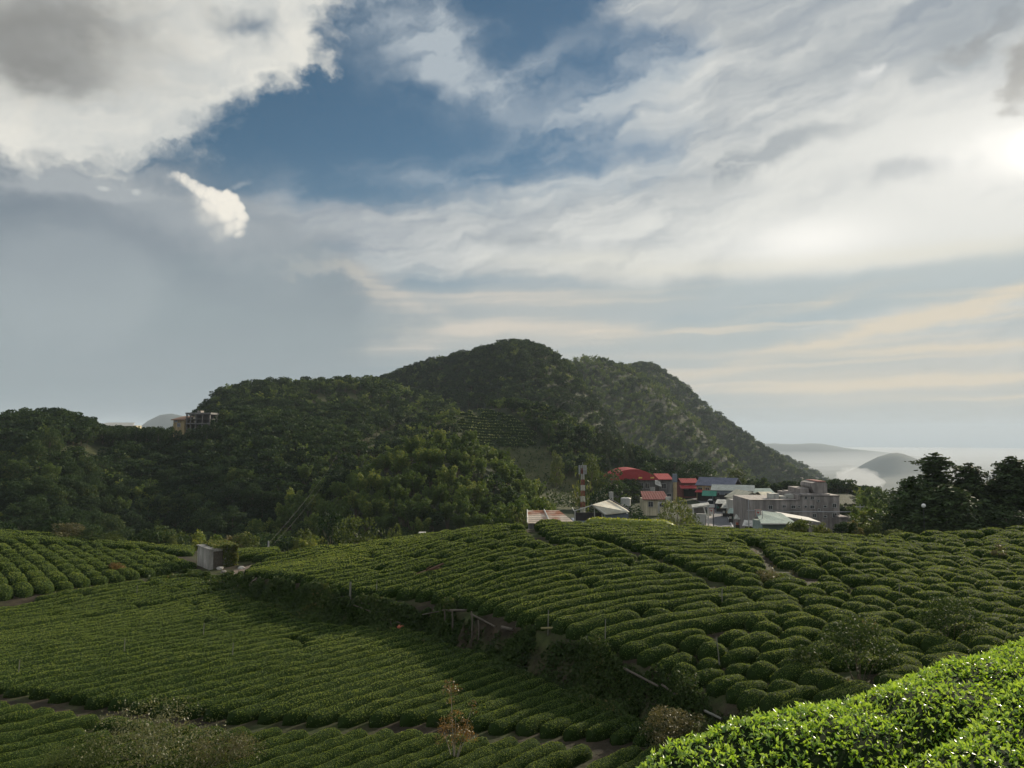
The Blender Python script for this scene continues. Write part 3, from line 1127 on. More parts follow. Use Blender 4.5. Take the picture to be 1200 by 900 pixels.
rows_D = lay_rows(POLY_D, fD, (0.66, 0.0138), (-32, 62), (14, 90), segD, 0.10, 0.7, lambda x, y: 1.0 - 0.05 * float(is_mound(x, y)), (18, 90))

# ---- sizes in the picture decide which stand as single things
BIG, BUSH = [], []
def add_rows(rows, zone):
    for p in rows:
        L = np.hypot(*np.diff(p, axis=0).T).sum()
        c = p.mean(0)
        z = hz(*c) + 0.6
        px, py = project(c[0], c[1], z)
        Y = c[1]
        inframe = (-60 < px < 1260) and py < 930
        e0 = project(p[0, 0], p[0, 1], z); e1 = project(p[-1, 0], p[-1, 1], z)
        vis = min(max(e0[0], e1[0]), 1200) - max(min(e0[0], e1[0]), 0)
        area = max(vis, 0) * (FOC / Y) * 0.9 if (vis > 0 or inframe) else 0
        is_bush = L < 4.3
        (BUSH if is_bush else BIG).append([area, zone, p, L, px, py])

for r_, z_ in ((rows_A, 'A'), (rows_B, 'B'), (rows_C1, 'C1'), (rows_C2, 'C2'), (rows_D, 'D')):
    add_rows(r_, z_)
BIG.sort(key=lambda t: -t[0])
BUSH.sort(key=lambda t: -t[0])
print('tea hedges', len(BIG), 'bushes', len(BUSH))


def tea_arrays(rec, rg):
    area, zone, p, L, px, py = rec
    Y = p[:, 1].mean()
    leaf = max(0.038, 0.0017 * Y)
    if zone in 'AB':
        cc = Y - p[:, 0].mean()
        w = 0.43 * (0.80 + 0.0125 * cc) * 0.69
        h = 0.36 + 0.30 * w
    elif zone in ('C1', 'C2'):
        w, h = 0.70, 0.66
    else:
        m = float(is_mound(*p.mean(0)))
        w = (0.66 + 0.0138 * Y) * (0.44 + 0.09 * rg.random() * m)
        h = (0.34 + 0.40 * w) * (1 + 0.2 * m * (rg.random() - 0.5))
        if L < 4.3:
            f = rg.uniform(0.85, 1.18)
            w *= f; h *= f
    return hedge_arrays(p, w, h, leaf, 2.5, rg, taper=1.2 * w if L > 4.3 else 1.3 * w)


def tea_label(zone, L, px, py):
    if L >= 4.3:
        if zone == 'B':
            return 'long clipped tea hedge in the lowest field below the dark footpath', 'tea hedges of the lowest field'
        if zone == 'A':
            if py > 745 and px > 420:
                return 'long ribbed tea hedge of the lower field running up to the stone bank', 'tea hedges below the bank'
            if py > 740:
                return 'long ribbed tea hedge of the lower field at its left side above the dark footpath', 'tea hedges above the footpath'
            return 'tea hedge in the broken upper rows of the lower field between hut and left edge', 'tea hedges below the hut'
        if zone in ('C1', 'C2'):
            return 'tea hedge on the upper left terrace beside and behind the grey hut', 'tea hedges on the hut terrace'
        if px < 640:
            return 'level tea hedge in the left part of the upper field above the bank path', 'tea hedges above the bank'
        return 'level tea hedge near the crest of the upper field before the village', 'tea hedges before the village'
    if zone in ('C1', 'C2'):
        return 'plump rounded tea bush on the upper left terrace left of the grey hut', 'tea bushes left of the hut'
    if zone in 'AB':
        return 'short tea bush standing as a stub of a row in the lower field', 'short bushes of the lower field'
    if px > 800 and py < 690:
        return 'flat rounded tea bush on the far right crest in front of the dark conifers', 'tea bushes before the conifers'
    if px > 800:
        return 'rounded dark tea bush with bare soil round it on the right-hand slope', 'tea bushes of the right slope'
    return 'short rounded tea bush among the level rows above the bank path', 'tea bushes above the bank'


def raise_tea(lst, name, cat, cap, label_mass):
    rest = []
    for i, rec in enumerate(lst):
        rg = np.random.default_rng(1000 + i)
        arr = tea_arrays(rec, rg)
        if i < cap and rec[0] > 0:
            lb, gp = tea_label(rec[1], rec[3], rec[4], rec[5])
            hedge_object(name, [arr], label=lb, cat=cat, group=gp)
        else:
            rest.append(arr)
    if rest:
        o = hedge_object(name + '_mass', rest, label=label_mass, cat=cat, kind='stuff')


raise_tea(BIG, 'tea_hedge', 'tea hedge', 290, 'fine far tea rows near the crest and outside the picture')
raise_tea(BUSH, 'tea_bush', 'tea bush', 290, 'small far tea bushes scattered between the larger ones')

# the bright long hedge on the crest
def crest_hedge():
    x0, y0, _ = P(682, 612, 66.0)
    x1, _, _ = P(792, 612, 66.0)
    xs = np.linspace(x0, x1, 40)
    p = np.stack([xs, 65.6 + 0.25 * np.sin(xs * 0.5)], 1)
    arr = hedge_arrays(p, 0.95, 0.95, 0.15, 3.0, np.random.default_rng(3), taper=1.2)
    v, q, t, mi = join_arrays([arr])
    c = np.array([v[:, 0].mean(), v[:, 1].mean(), v[:, 2].min()])
    m = leafy('tea_leaf_bright', (0.08, 0.12, 0.018), (0.24, 0.29, 0.045), (0.32, 0.35, 0.07), 0.5, 0.3)
    me = new_mesh('tea_hedge', v - c, q, None, [m, m], mi, {'tone': t}, mi == 0)
    link('tea_hedge', me, None, tuple(c), 'long bright yellow-green tea hedge along the crest before the blue-grey shed', 'tea hedge')
crest_hedge()


# ------------------------------------------------------------------ the near tea rows, leaf by leaf
def near_leaves(pos, nrm, size, rg):
    """folded, pointed leaves of six corners each"""
    n = len(pos)
    up = np.array([0, 0, 1.0])
    t = rg.normal(size=(n, 3)) * 0.75 + nrm * 0.2 + up * 0.34
    t /= np.linalg.norm(t, axis=1, keepdims=True)
    s = np.cross(t, rg.normal(size=(n, 3)))
    s /= np.linalg.norm(s, axis=1, keepdims=True) + 1e-9
    f = np.cross(s, t)
    f *= np.where((f * up).sum(1, keepdims=True) < 0, -1, 1)
    L = (size * (0.65 + 0.7 * rg.random(n)))[:, None]
    W = L * 0.22
    base = pos
    m1 = base + t * L * 0.52 - f * L * 0.01
    tip = base + t * L - f * L * 0.10
    a = base + t * L * 0.45 + s * W + f * L * 0.06
    b_ = base + t * L * 0.45 - s * W + f * L * 0.06
    v = np.stack([base, a, tip, m1, b_], 1).reshape(-1, 3)
    k = np.arange(n)[:, None] * 5
    q = np.concatenate([k + np.array([[0, 1, 2, 3]]), k + np.array([[0, 3, 2, 4]])])
    return v, q, 5


def near_row(p0, p1, w, h, label, seed):
    rg = np.random.default_rng(seed)
    n = 60
    t = np.linspace(0, 1, n)
    path = np.stack([p0[0] + (p1[0] - p0[0]) * t, p0[1] + (p1[1] - p0[1]) * t + 0.12 * np.sin(t * 9 + seed)], 1)
    bv, bq, bt, _, _, _ = hedge_arrays(path, w * 0.92, h * 0.93, 0.06, 0.0, rg, step=0.18, taper=0.8)
    K = len(PROF)
    V = bv.reshape(-1, K, 3)
    P00, P01, P10, P11 = V[:-1, :-1], V[:-1, 1:], V[1:, :-1], V[1:, 1:]
    nr = np.cross(P10 - P00, P01 - P00)
    ar = np.linalg.norm(nr, axis=-1)
    nr /= ar[..., None] + 1e-9
    nr *= np.where(nr[..., 2:] < -0.2, -1, 1)
    zb = V[:-1, :-1, 2] - V[:-1, :1, 2]
    dist = np.linalg.norm(P00, axis=-1)
    wgt = ar * (0.3 + 0.7 * np.clip(zb / h, 0, 1)) * np.where(P00[..., 0] > -1, 1, 0.3)
    cnt = int(wgt.sum() * 5200)
    cell = rg.choice(wgt.size, cnt, p=wgt.ravel() / wgt.sum())
    a, b_ = rg.random(cnt)[:, None], rg.random(cnt)[:, None]
    g = lambda A: A.reshape(-1, 3)[cell]
    pos = (g(P00) * (1 - a) + g(P10) * a) * (1 - b_) + (g(P01) * (1 - a) + g(P11) * a) * b_
    # sprigs: leaves gather round shoots and some shoots stand proud
    shoot = np.round(pos[:, :2] / 0.05) * 0.05
    hsh = _hash((shoot[:, 0] * 1000).astype(int), (shoot[:, 1] * 1000).astype(int), np.zeros(cnt, int))
    pos[:, :2] = pos[:, :2] * 0.55 + shoot * 0.45 + (np.stack([hsh, _hash((shoot[:, 1] * 997).astype(int), (shoot[:, 0] * 991).astype(int), np.ones(cnt, int))], 1) - 0.5) * 0.06
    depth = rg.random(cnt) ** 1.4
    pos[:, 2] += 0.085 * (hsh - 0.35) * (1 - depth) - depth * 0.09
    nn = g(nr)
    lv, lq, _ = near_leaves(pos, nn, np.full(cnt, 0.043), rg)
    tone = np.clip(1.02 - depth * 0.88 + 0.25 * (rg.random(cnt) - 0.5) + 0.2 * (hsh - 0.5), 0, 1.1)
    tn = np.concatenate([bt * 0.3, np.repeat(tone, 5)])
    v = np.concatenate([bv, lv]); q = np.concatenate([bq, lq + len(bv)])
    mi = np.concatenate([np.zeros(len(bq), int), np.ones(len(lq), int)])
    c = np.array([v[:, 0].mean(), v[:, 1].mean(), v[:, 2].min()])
    me = new_mesh('tea_hedge', v - c, q, None, [M_TEASHADE, M_NEARTEA], mi, {'tone': tn}, mi == 0)
    link('tea_hedge', me, None, tuple(c), label, 'tea hedge')


def near_rows():
    d = np.array([4.3, 2.45]); d /= np.linalg.norm(d)
    nrm = np.array([-d[1], d[0]])
    base = np.array([3.4, 7.15])
    lab = ['farthest of the bright glossy tea hedges in the near right corner', 'middle of the bright glossy tea hedges in the near right corner',
           'nearest bright glossy tea hedge at the bottom right corner']
    for k in range(3):
        c = base - nrm * 1.32 * k
        p0, p1 = c - d * (3.05 - 0.3 * k), c + d * (6.5 - k)
        near_row(p0, p1, 0.66, 0.78, lab[k], 40 + k)
near_rows()


# ================================================================== trees and shrubs
def tube(pts, radii, k=6):
    """tapered limb along points; returns verts, quads"""
    pts = np.asarray(pts, float)
    n = len(pts)
    d = np.gradient(pts, axis=0)
    d /= np.linalg.norm(d, axis=1, keepdims=True) + 1e-9
    ref = np.where(np.abs(d[:, 2:]) > 0.9, np.array([[1.0, 0, 0]]), np.array([[0, 0, 1.0]]))
    a = np.cross(d, ref); a /= np.linalg.norm(a, axis=1, keepdims=True) + 1e-9
    b_ = np.cross(d, a)
    th = np.linspace(0, 2 * np.pi, k, endpoint=False)
    v = pts[:, None] + np.asarray(radii)[:, None, None] * (a[:, None] * np.cos(th)[None, :, None] + b_[:, None] * np.sin(th)[None, :, None])
    ii = np.arange(n * k).reshape(n, k)
    jj = np.roll(ii, -1, axis=1)
    q = np.stack([ii[:-1], jj[:-1], jj[1:], ii[1:]], -1).reshape(-1, 4)
    cap = np.array([[(n - 1) * k + i for i in (0, 1, 2, 3)]]) if k == 4 else np.zeros((0, 4), int)
    return v.reshape(-1, 3), np.concatenate([q, cap]).astype(int)


def merge(lst):
    vs, qs, off = [], [], 0
    for v, q in lst:
        vs.append(v); qs.append(q + off); off += len(v)
    return np.concatenate(vs), np.concatenate(qs)


def rand_leaves(center, nrm, size, rg, droop=0.0, aspect=1.5):
    n = len(center)
    t = rg.normal(size=(n, 3)) + nrm * 0.6
    t[:, 2] -= droop
    t /= np.linalg.norm(t, axis=1, keepdims=True) + 1e-9
    r = rg.normal(size=(n, 3)) * 0.8 + nrm
    s = np.cross(t, r); s /= np.linalg.norm(s, axis=1, keepdims=True) + 1e-9
    L = (size * (0.6 + 0.8 * rg.random(n)))[:, None]
    v = np.stack([center - t * L * 0.5, center + s * L * 0.5 / aspect + t * L * 0.1, center + t * L * 0.5, center - s * L * 0.5 / aspect + t * L * 0.1], 1)
    return v.reshape(-1, 3), np.arange(4 * n).reshape(n, 4)


def crown_clumps(centers, radii, nleaf, leaf, rg, droop=0.0, flat=0.8, tone_up=0.25, aspect=1.5):
    cs, ns, tn = [], [], []
    zmin, zmax = centers[:, 2].min(), centers[:, 2].max() + 1e-3
    for c, r in zip(centers, radii):
        k = max(6, int(nleaf * (r / np.mean(radii)) ** 2))
        d = rg.normal(size=(k, 3)); d /= np.linalg.norm(d, axis=1, keepdims=True)
        d[:, 2] = np.where((d[:, 2] < -0.3) & (rg.random(k) < 0.6), -d[:, 2], d[:, 2])
        rad = r * (0.62 + 0.42 * rg.random(k))
        p = c + d * rad[:, None] * np.array([1, 1, flat])
        cs.append(p); ns.append(d)
        tn.append(0.08 + 1.5 * tone_up * rg.random() + 0.40 * rg.random(k))
    cs, ns, tn = np.concatenate(cs), np.concatenate(ns), np.concatenate(tn)
    v, q = rand_leaves(cs, ns, np.full(len(cs), leaf), rg, droop, aspect)
    return v, q, np.repeat(tn, 4)


def proto_broad(seed, h=8.0, r=3.6, n=36, nleaf=90, leaf=0.42, trunk_h=0.35):
    rg = np.random.default_rng(seed)
    cen, rad = [], []
    ph = rg.random() * 6.28
    for i in range(n):
        f = (i + 0.5) / n
        th = ph + i * 2.399963
        z = h * (trunk_h + (0.90 - trunk_h) * f)
        env = r * math.sqrt(max(0.02, 1 - ((f - 0.32) / 0.72) ** 2)) * (0.80 + 0.38 * rg.random())
        rr = env * (0.35 + 0.65 * math.sqrt(rg.random()))
        cen.append((rr * math.cos(th), rr * math.sin(th), z + 0.4 * rg.normal()))
        rad.append(r * (0.24 + 0.17 * rg.random()))
    cen, rad = np.array(cen), np.array(rad)
    lv, lq, lt = crown_clumps(cen, rad, nleaf, leaf, rg)
    limbs = [tube([(0, 0, -0.6), (0.1, 0, h * 0.2), (0.05 * h * rg.normal() * 0.3, 0.1, h * 0.55), (0, 0.1, h * 0.82)], [0.045 * h * 0.7, 0.034 * h * 0.7, 0.02 * h * 0.7, 0.02])]
    for c in cen[::4]:
        z0 = h * (0.2 + 0.35 * rg.random())
        limbs.append(tube([(0.05, 0.03, z0), (c[0] * 0.5, c[1] * 0.5, z0 + (c[2] - z0) * 0.55), tuple(c)], [0.09, 0.06, 0.02], 4))
    tv, tq = merge(limbs)
    return tv, tq, lv, lq, lt


def proto_bamboo(seed, h=9.0, r=2.6, n=11, leaf=0.44, per=230):
    """clump of leaning stalks whose feathery heads arch over"""
    rg = np.random.default_rng(seed)
    limbs, cs, ns, tn = [], [], [], []
    for i in range(n):
        th = rg.random() * 6.28
        lean = r * (0.25 + 0.75 * rg.random())
        hh = h * (0.72 + 0.32 * rg.random())
        b0 = np.array([0.25 * lean * math.cos(th), 0.25 * lean * math.sin(th), -0.5])
        ts = np.linspace(0, 1, 7)
        pts = np.stack([b0[0] + lean * math.cos(th) * ts ** 2.2, b0[1] + lean * math.sin(th) * ts ** 2.2, hh * (ts - 0.13 * ts ** 4)], 1)
        limbs.append(tube(pts, np.linspace(0.06, 0.015, 7), 4))
        k = per
        tt = 0.42 + 0.58 * rg.random(k) ** 0.7
        p = np.stack([np.interp(tt, ts, pts[:, j]) for j in range(3)], 1)
        wid = 0.92 * np.sin(np.clip((tt - 0.30) / 0.76, 0.04, 1) * np.pi) ** 0.8 + 0.10
        d = rg.normal(size=(k, 3)); d /= np.linalg.norm(d, axis=1, keepdims=True)
        p = p + d * wid[:, None] * (0.62 + 0.38 * rg.random(k))[:, None]
        cs.append(p); ns.append(d)
        tn.append(0.02 + 0.34 * tt + 0.30 * rg.random() + 0.3 * rg.random(k))
    cs, ns, tn = np.concatenate(cs), np.concatenate(ns), np.concatenate(tn)
    lv, lq = rand_leaves(cs, ns, np.full(len(cs), leaf), rg, 0.5, 2.1)
    tv, tq = merge(limbs)
    return tv, tq, lv, lq, np.repeat(tn, 4)


def proto_conifer(seed, h=10.0, r=2.4, tiers=15, leaf=0.34, per=26, ragged=0.3, top=0.0):
    """straight stem with drooping tiers of needle sprays"""
    rg = np.random.default_rng(seed)
    limbs = [tube([(0, 0, -0.5), (0.05, 0, h * 0.5), (0, 0, h)], [0.025 * h, 0.016 * h, 0.015])]
    cs, ns, tn = [], [], []
    for t in range(tiers):
        f = t / (tiers - 1)
        z = h * (0.10 + 0.88 * f)
        rr = r * ((1 - f) ** (0.75 - top) * 0.96 + 0.05) * (1 + ragged * rg.normal() * 0.6)
        nb = max(4, int(9 * (1 - f) + 4))
        p0 = rg.random() * 6.28
        for j in range(nb):
            th = p0 + j * 6.283 / nb + 0.25 * rg.normal()
            L = max(0.2, rr * (0.8 + ragged * rg.normal() * 0.7))
            tip = np.array([L * math.cos(th), L * math.sin(th), -0.22 * L + 0.1])
            limbs.append(tube([(0, 0, z), tip * 0.55 + (0, 0, z + 0.05), tip + (0, 0, z)], [0.05, 0.03, 0.01], 4))
            k = max(6, int(per * L / r * 1.6))
            s = rg.random(k) ** 0.7
            p = np.array([0, 0, z]) + tip * s[:, None] + rg.normal(size=(k, 3)) * np.array([0.24, 0.24, 0.13]) * (0.5 + 0.5 * L)
            cs.append(p)
            ns.append(np.tile(np.array([math.cos(th), math.sin(th), 0.5]), (k, 1)))
            tn.append(0.15 + 0.25 * rg.random() + 0.5 * rg.random(k) * (0.4 + 0.6 * s))
    cs, ns, tn = np.concatenate(cs), np.concatenate(ns), np.concatenate(tn)
    lv, lq = rand_leaves(cs, ns, np.full(len(cs), leaf), rg, 0.2, 1.8)
    tv, tq = merge(limbs)
    return tv, tq, lv, lq, np.repeat(tn, 4)


def proto_shrub(seed, h=1.6, r=1.2, n=14, nleaf=40, leaf=0.10, stems=7, flat=0.9, up=0.0):
    """loose many-stemmed bush"""
    rg = np.random.default_rng(seed)
    cen, rad, limbs = [], [], []
    for i in range(n):
        th = i * 2.4 + rg.random()
        f = rg.random()
        rr = r * math.sqrt(rg.random()) * (1 - 0.45 * f)
        cen.append((rr * math.cos(th), rr * math.sin(th), h * (0.28 + 0.66 * f + up * rg.random())))
        rad.append(r * (0.22 + 0.16 * rg.random()))
    cen, rad = np.array(cen), np.array(rad)
    for c in cen[:max(stems, 3)]:
        limbs.append(tube([(c[0] * 0.15, c[1] * 0.15, -0.1), (c[0] * 0.5, c[1] * 0.5, c[2] * 0.55), tuple(c)], [0.006 * h + 0.004, 0.004 * h + 0.003, 0.003], 4))
    lv, lq, lt = crown_clumps(cen, rad, nleaf, leaf, rg, 0.0, flat, 0.3, 1.9)
    tv, tq = merge(limbs)
    return tv, tq, lv, lq, lt


def whole_mesh(name, p, m_leaf, m_bark=None):
    tv, tq, lv, lq, lt = p
    mi = np.concatenate([np.zeros(len(tq), int), np.ones(len(lq), int)])
    return new_mesh(name, np.concatenate([tv, lv]), np.concatenate([tq, lq + len(tv)]), None, [m_bark or M_BARK, m_leaf], mi,
                    {'tone': np.concatenate([np.full(len(tv), 0.5), lt])})


def split_meshes(name, p, m_leaf, m_bark=None):
    tv, tq, lv, lq, lt = p
    return (new_mesh(name + '_trunk', tv, tq, None, [m_bark or M_BARK], None, None, True),
            new_mesh(name + '_crown', lv, lq, None, [m_leaf], None, {'tone': lt}))


def tree_thing(name, proto, m_leaf, loc, sc, rz, label, cat, group=None, m_bark=None, parts=('trunk', 'crown'), meshes=None):
    tm, cm = meshes or split_meshes(name, proto, m_leaf, m_bark)
    t = thing(name, label, cat, loc, rz, group)
    t.scale = sc if isinstance(sc, tuple) else (sc, sc, sc)
    link(parts[0], tm, t)
    link(parts[1], cm, t)
    return t


BROAD = [whole_mesh('broadleaf_tree', proto_broad(100 + k, 7.5 + k % 3, 3.3 + 0.35 * (k % 4)), M_BROAD) for k in range(7)]
BAMB = [whole_mesh('bamboo_clump', proto_bamboo(200 + k, 8.2 + 0.7 * (k % 3)), M_BAMBOO) for k in range(6)]
CONI = [whole_mesh('conifer', proto_conifer(300 + k, 9 + k), M_CONIFER) for k in range(3)]
# lighter builds for the far hills
FBROAD = [whole_mesh('far_tree', proto_broad(400 + k, 8.0, 4.0, 20, 24, 0.95), M_BROAD) for k in range(5)]
FBAMB = [whole_mesh('far_bamboo', proto_bamboo(420 + k, 9.0, 3.0, 9, 0.95, 26), M_BAMBOO) for k in range(3)]


def visible(X, Y, Z):
    """is the point in sight of the camera, with some slack for a step to the side"""
    ok = np.ones(len(X), bool)
    for f in np.linspace(0.10, 0.93, 34):
        ok &= H(X * f, Y * f) < Z * f + 2.5
    return ok


def scatter(x0, x1, y0, y1, step, seed):
    rg = np.random.default_rng(seed)
    xs, ys = np.arange(x0, x1, step), np.arange(y0, y1, step)
    X, Y = np.meshgrid(xs, ys)
    X = X + rg.uniform(-0.48, 0.48, X.shape) * step
    Y = Y + rg.uniform(-0.48, 0.48, Y.shape) * step
    return X.ravel(), Y.ravel(), rg


def which_hill(X, Y):
    hs_ = np.stack([hill_height(h, X, Y) for h in HILLS])
    return hs_.argmax(0), hs_.max(0)


M_TERRACE = leafy('terrace_tea', (0.05, 0.07, 0.025), (0.20, 0.235, 0.09), None, 0.6, 0.3, 0.3, 0.05, 0.1)
TERR = [(537, 484), (574, 480), (606, 490), (634, 512), (630, 524), (560, 524), (535, 505)]          # tea terraces on the spur
GRASS = [(588, 524), (634, 524), (655, 545), (676, 580), (676, 606), (640, 606), (640, 570), (598, 548)]
LEDGE = [(408, 528), (470, 498), (536, 478), (537, 487), (480, 508), (430, 534)]
SADDLE = [(332, 470), (400, 462), (432, 462), (395, 492), (350, 490)]
CLEAR = [(70, 530), (120, 522), (140, 535), (110, 556), (75, 552)]


def allowed(X, Y, Z):
    px, py = project(X, Y, Z)
    bad = in_poly(px, py, TERR) & (Y > 230)
    bad |= in_poly(px, py, GRASS) & (Y > 110) & (Y < 345)
    bad |= in_poly(px, py - 5.0 * FOC / Y, GRASS) & (Y > 110) & (Y < 300)
    bad |= in_poly(px, py - 4.0 * FOC / Y, TERR) & (Y > 225) & (Y < 300)
    bad |= in_poly(px, py, LEDGE) & (Y > 240) & (Y < 345)
    bad |= in_poly(px, py, SADDLE) & (Y > 380)
    bad |= in_poly(px, py, CLEAR) & (Y > 220)
    bad |= (px > 640) & (px < 1010) & (Y > 85) & (Y < 262) & (Z < -15)                                  # the village
    bad |= (np.abs(px - 222) < 30) & (Y > 262) & (Y < 296)                                            # the house on the saddle
    bad |= (np.abs(px - 222) < 26) & (Y > 240) & (Y <= 262) & (rng.random(len(X)) < 0.0)
    return ~bad, px, py


def grow():
    cand = []
    # near forests, one by one
    X, Y, rg = scatter(-215, 130, 104, 350, 3.7, 11)
    Z = H(X, Y)
    hid, hh = which_hill(X, Y)
    ok, px, py = allowed(X, Y, Z)
    u_lim = (px > -60) & (px < 1040)
    yr = np.interp(X, RIDGE_X, RIDGE_Y)
    ok &= u_lim & (Y > yr + 16)
    ok &= ~((px > 640) & (px < 1000) & (Y < 262))
    ok &= visible(X, Y, Z + 7.0)
    X, Y, Z, hid, px, py = (a[ok] for a in (X, Y, Z, hid, px, py))
    n = len(X)
    r1 = rg.random(n)
    bamboo = ((hid == 7) & (r1 < 0.93)) | ((hid == 6) & (px < 700) & (r1 < 0.45)) | ((hid == 0) & (r1 < 0.10))
    conif = (hid == 6) & (px > 690) & (px < 745) & (r1 < 0.8)
    sc = 0.46 + 0.36 * rg.random(n)
    sc = np.where(hid == 6, sc * 0.85, sc)
    sc = np.where((px > 105) & (px < 250) & (py < 535), sc * 0.85, sc)
    rz = rg.random(n) * 6.28
    app = sc / Y
    order = np.argsort(-app)
    cnt = {'b': 0, 'm': 0, 'c': 0}
    rest = []
    for i in order:
        k = 'm' if bamboo[i] else ('c' if conif[i] else 'b')
        if cnt[k] >= 285:
            rest.append((X[i], Y[i], Z[i] - 0.2, sc[i] * (1.0 if k == 'b' else 0.95), rz[i], (0 if k == 'b' else 5) + rg.integers(0, 5 if k == 'b' else 3)))
            continue
        cnt[k] += 1
        if k == 'm':
            me = BAMB[rg.integers(len(BAMB))]
            nm, cat = 'bamboo_clump', 'bamboo'
            if hid[i] == 7:
                if px[i] > 560: lb, gp = 'sunlit feathery bamboo clump on the right flank of the knoll left of the rusty roof', 'bamboo on the sunny flank of the knoll'
                elif py[i] < 560: lb, gp = 'feathery bamboo clump high on the knoll below the tea terraces', 'bamboo on top of the knoll'
                else: lb, gp = 'shaded bamboo clump low on the knoll above the upper tea field', 'bamboo at the foot of the knoll'
            elif hid[i] == 6: lb, gp = 'bamboo clump on the terraced spur below the main hill', 'bamboo on the terraced spur'
            else: lb, gp = 'bamboo clump among the dark broadleaf trees of the left valley', 'bamboo in the left forest'
        elif k == 'c':
            me = CONI[rg.integers(len(CONI))]
            nm, cat = 'conifer_tree', 'conifer'
            lb, gp = 'dark pointed conifer on the spur above the red-roofed building', 'conifers above the red roof'
        else:
            me = BROAD[rg.integers(len(BROAD))]
            nm, cat = 'broadleaf_tree', 'tree'
            if px[i] < 118 and py[i] < 545: lb, gp = 'dark broadleaf tree on the rounded hump at the far left skyline', 'trees of the left hump'
            elif px[i] < 250: lb, gp = 'dark broadleaf tree in the shaded left forest beyond the hut terrace', 'trees of the shaded left forest'
            elif hid[i] == 7: lb, gp = 'broadleaf tree mixed into the bamboo of the knoll', 'trees on the bamboo knoll'
            elif px[i] < 470: lb, gp = 'broadleaf tree on the valley side between the hut and the bamboo knoll', 'trees beside the bamboo knoll'
            elif px[i] < 760: lb, gp = 'broadleaf tree on the spur round the tea terraces', 'trees of the terraced spur'
            else: lb, gp = 'broadleaf tree on the slope behind the village street', 'trees behind the village'
        o = link(nm, me, None, (X[i], Y[i], Z[i] - 0.2), lb, cat, gp, None, rz[i])
        o.scale = (sc[i] * rg.uniform(0.9, 1.15), sc[i] * rg.uniform(0.9, 1.15), sc[i] * rg.uniform(0.85, 1.2))
    print('single trees', cnt, 'rest', len(rest))
    # far hills: woods that read as one mass
    for (x0, x1, y0, y1, st, seed) in ((-260, 230, 350, 640, 4.7, 21), (-60, 560, 640, 1120, 7.0, 22), (280, 800, 1120, 1520, 10.0, 23)):
        X, Y, rg2 = scatter(x0, x1, y0, y1, st, seed)
        Z = H(X, Y)
        ok, px, py = allowed(X, Y, Z)
        ok &= (px > -80) & (px < 1080) & visible(X, Y, Z + 8)
        hid, hh = which_hill(X, Y)
        ok &= Z < hh + 12
        X, Y, Z, hid = X[ok], Y[ok], Z[ok], hid[ok]
        s = (0.55 + 0.6 * rg2.random(len(X))) * (st / 6.6)
        b_ = np.where(rg2.random(len(X)) < np.where(hid == 3, 0.85, np.where(hid == 2, 0.15, 0.35)), rg2.integers(5, 8, len(X)), rg2.integers(0, 5, len(X)))
        rr = rg2.random(len(X)) * 6.28
        rest += list(zip(X, Y, Z - 0.3, s, rr, b_))
    return np.array(rest)


REST = grow()
print('forest mass', len(REST))


def instance_stuff(name, pts, protos, label, cat):
    """one mass of growth: the points carry copies of a few built trees"""
    pc = bpy.data.collections.new(name + '_kinds')
    for k, me in enumerate(protos):
        pc.objects.link(bpy.data.objects.new('%s_kind_%02d' % (name, k), me))
    me = bpy.data.meshes.new(name)
    me.vertices.add(len(pts))
    me.vertices.foreach_set('co', pts[:, :3].astype(np.float32).ravel())
    for k, c in (('size', 3), ('turn', 4)):
        a = me.attributes.new(k, 'FLOAT', 'POINT')
        a.data.foreach_set('value', pts[:, c].astype(np.float32))
    a = me.attributes.new('which', 'INT', 'POINT')
    a.data.foreach_set('value', pts[:, 5].astype(np.int32))
    o = link(name, me, None, None, label, cat, None, 'stuff')
    ng = bpy.data.node_groups.new(name, 'GeometryNodeTree')
    ng.interface.new_socket('Geometry', in_out='INPUT', socket_type='NodeSocketGeometry')
    ng.interface.new_socket('Geometry', in_out='OUTPUT', socket_type='NodeSocketGeometry')
    N = ng.nodes
    gi, go = N.new('NodeGroupInput'), N.new('NodeGroupOutput')
    ip = N.new('GeometryNodeInstanceOnPoints')
    ci = N.new('GeometryNodeCollectionInfo')
    ci.inputs['Collection'].default_value = pc
    ci.inputs['Separate Children'].default_value = True
    ci.inputs['Reset Children'].default_value = True
    ip.inputs['Pick Instance'].default_value = True
    def named(nm, tp):
        n = N.new('GeometryNodeInputNamedAttribute')
        n.data_type = tp
        n.inputs['Name'].default_value = nm
        return n.outputs['Attribute']
    cx = N.new('ShaderNodeCombineXYZ')
    ng.links.new(named('turn', 'FLOAT'), cx.inputs['Z'])
    ng.links.new(gi.outputs[0], ip.inputs['Points'])
    ng.links.new(ci.outputs[0], ip.inputs['Instance'])
    ng.links.new(named('which', 'INT'), ip.inputs['Instance Index'])
    ng.links.new(cx.outputs[0], ip.inputs['Rotation'])
    ng.links.new(named('size', 'FLOAT'), ip.inputs['Scale'])
    ng.links.new(ip.outputs[0], go.inputs[0])
    md = o.modifiers.new('growth', 'NODES')
    md.node_group = ng
    return o


instance_stuff('forest', REST, FBROAD + FBAMB, 'dense green woods covering the far hills as one mass', 'forest')


# ---- trees of the village and the field edges, each with its place
def at_px(px, py, Y):
    x, y, z = P(px, py, Y)
    return x, y


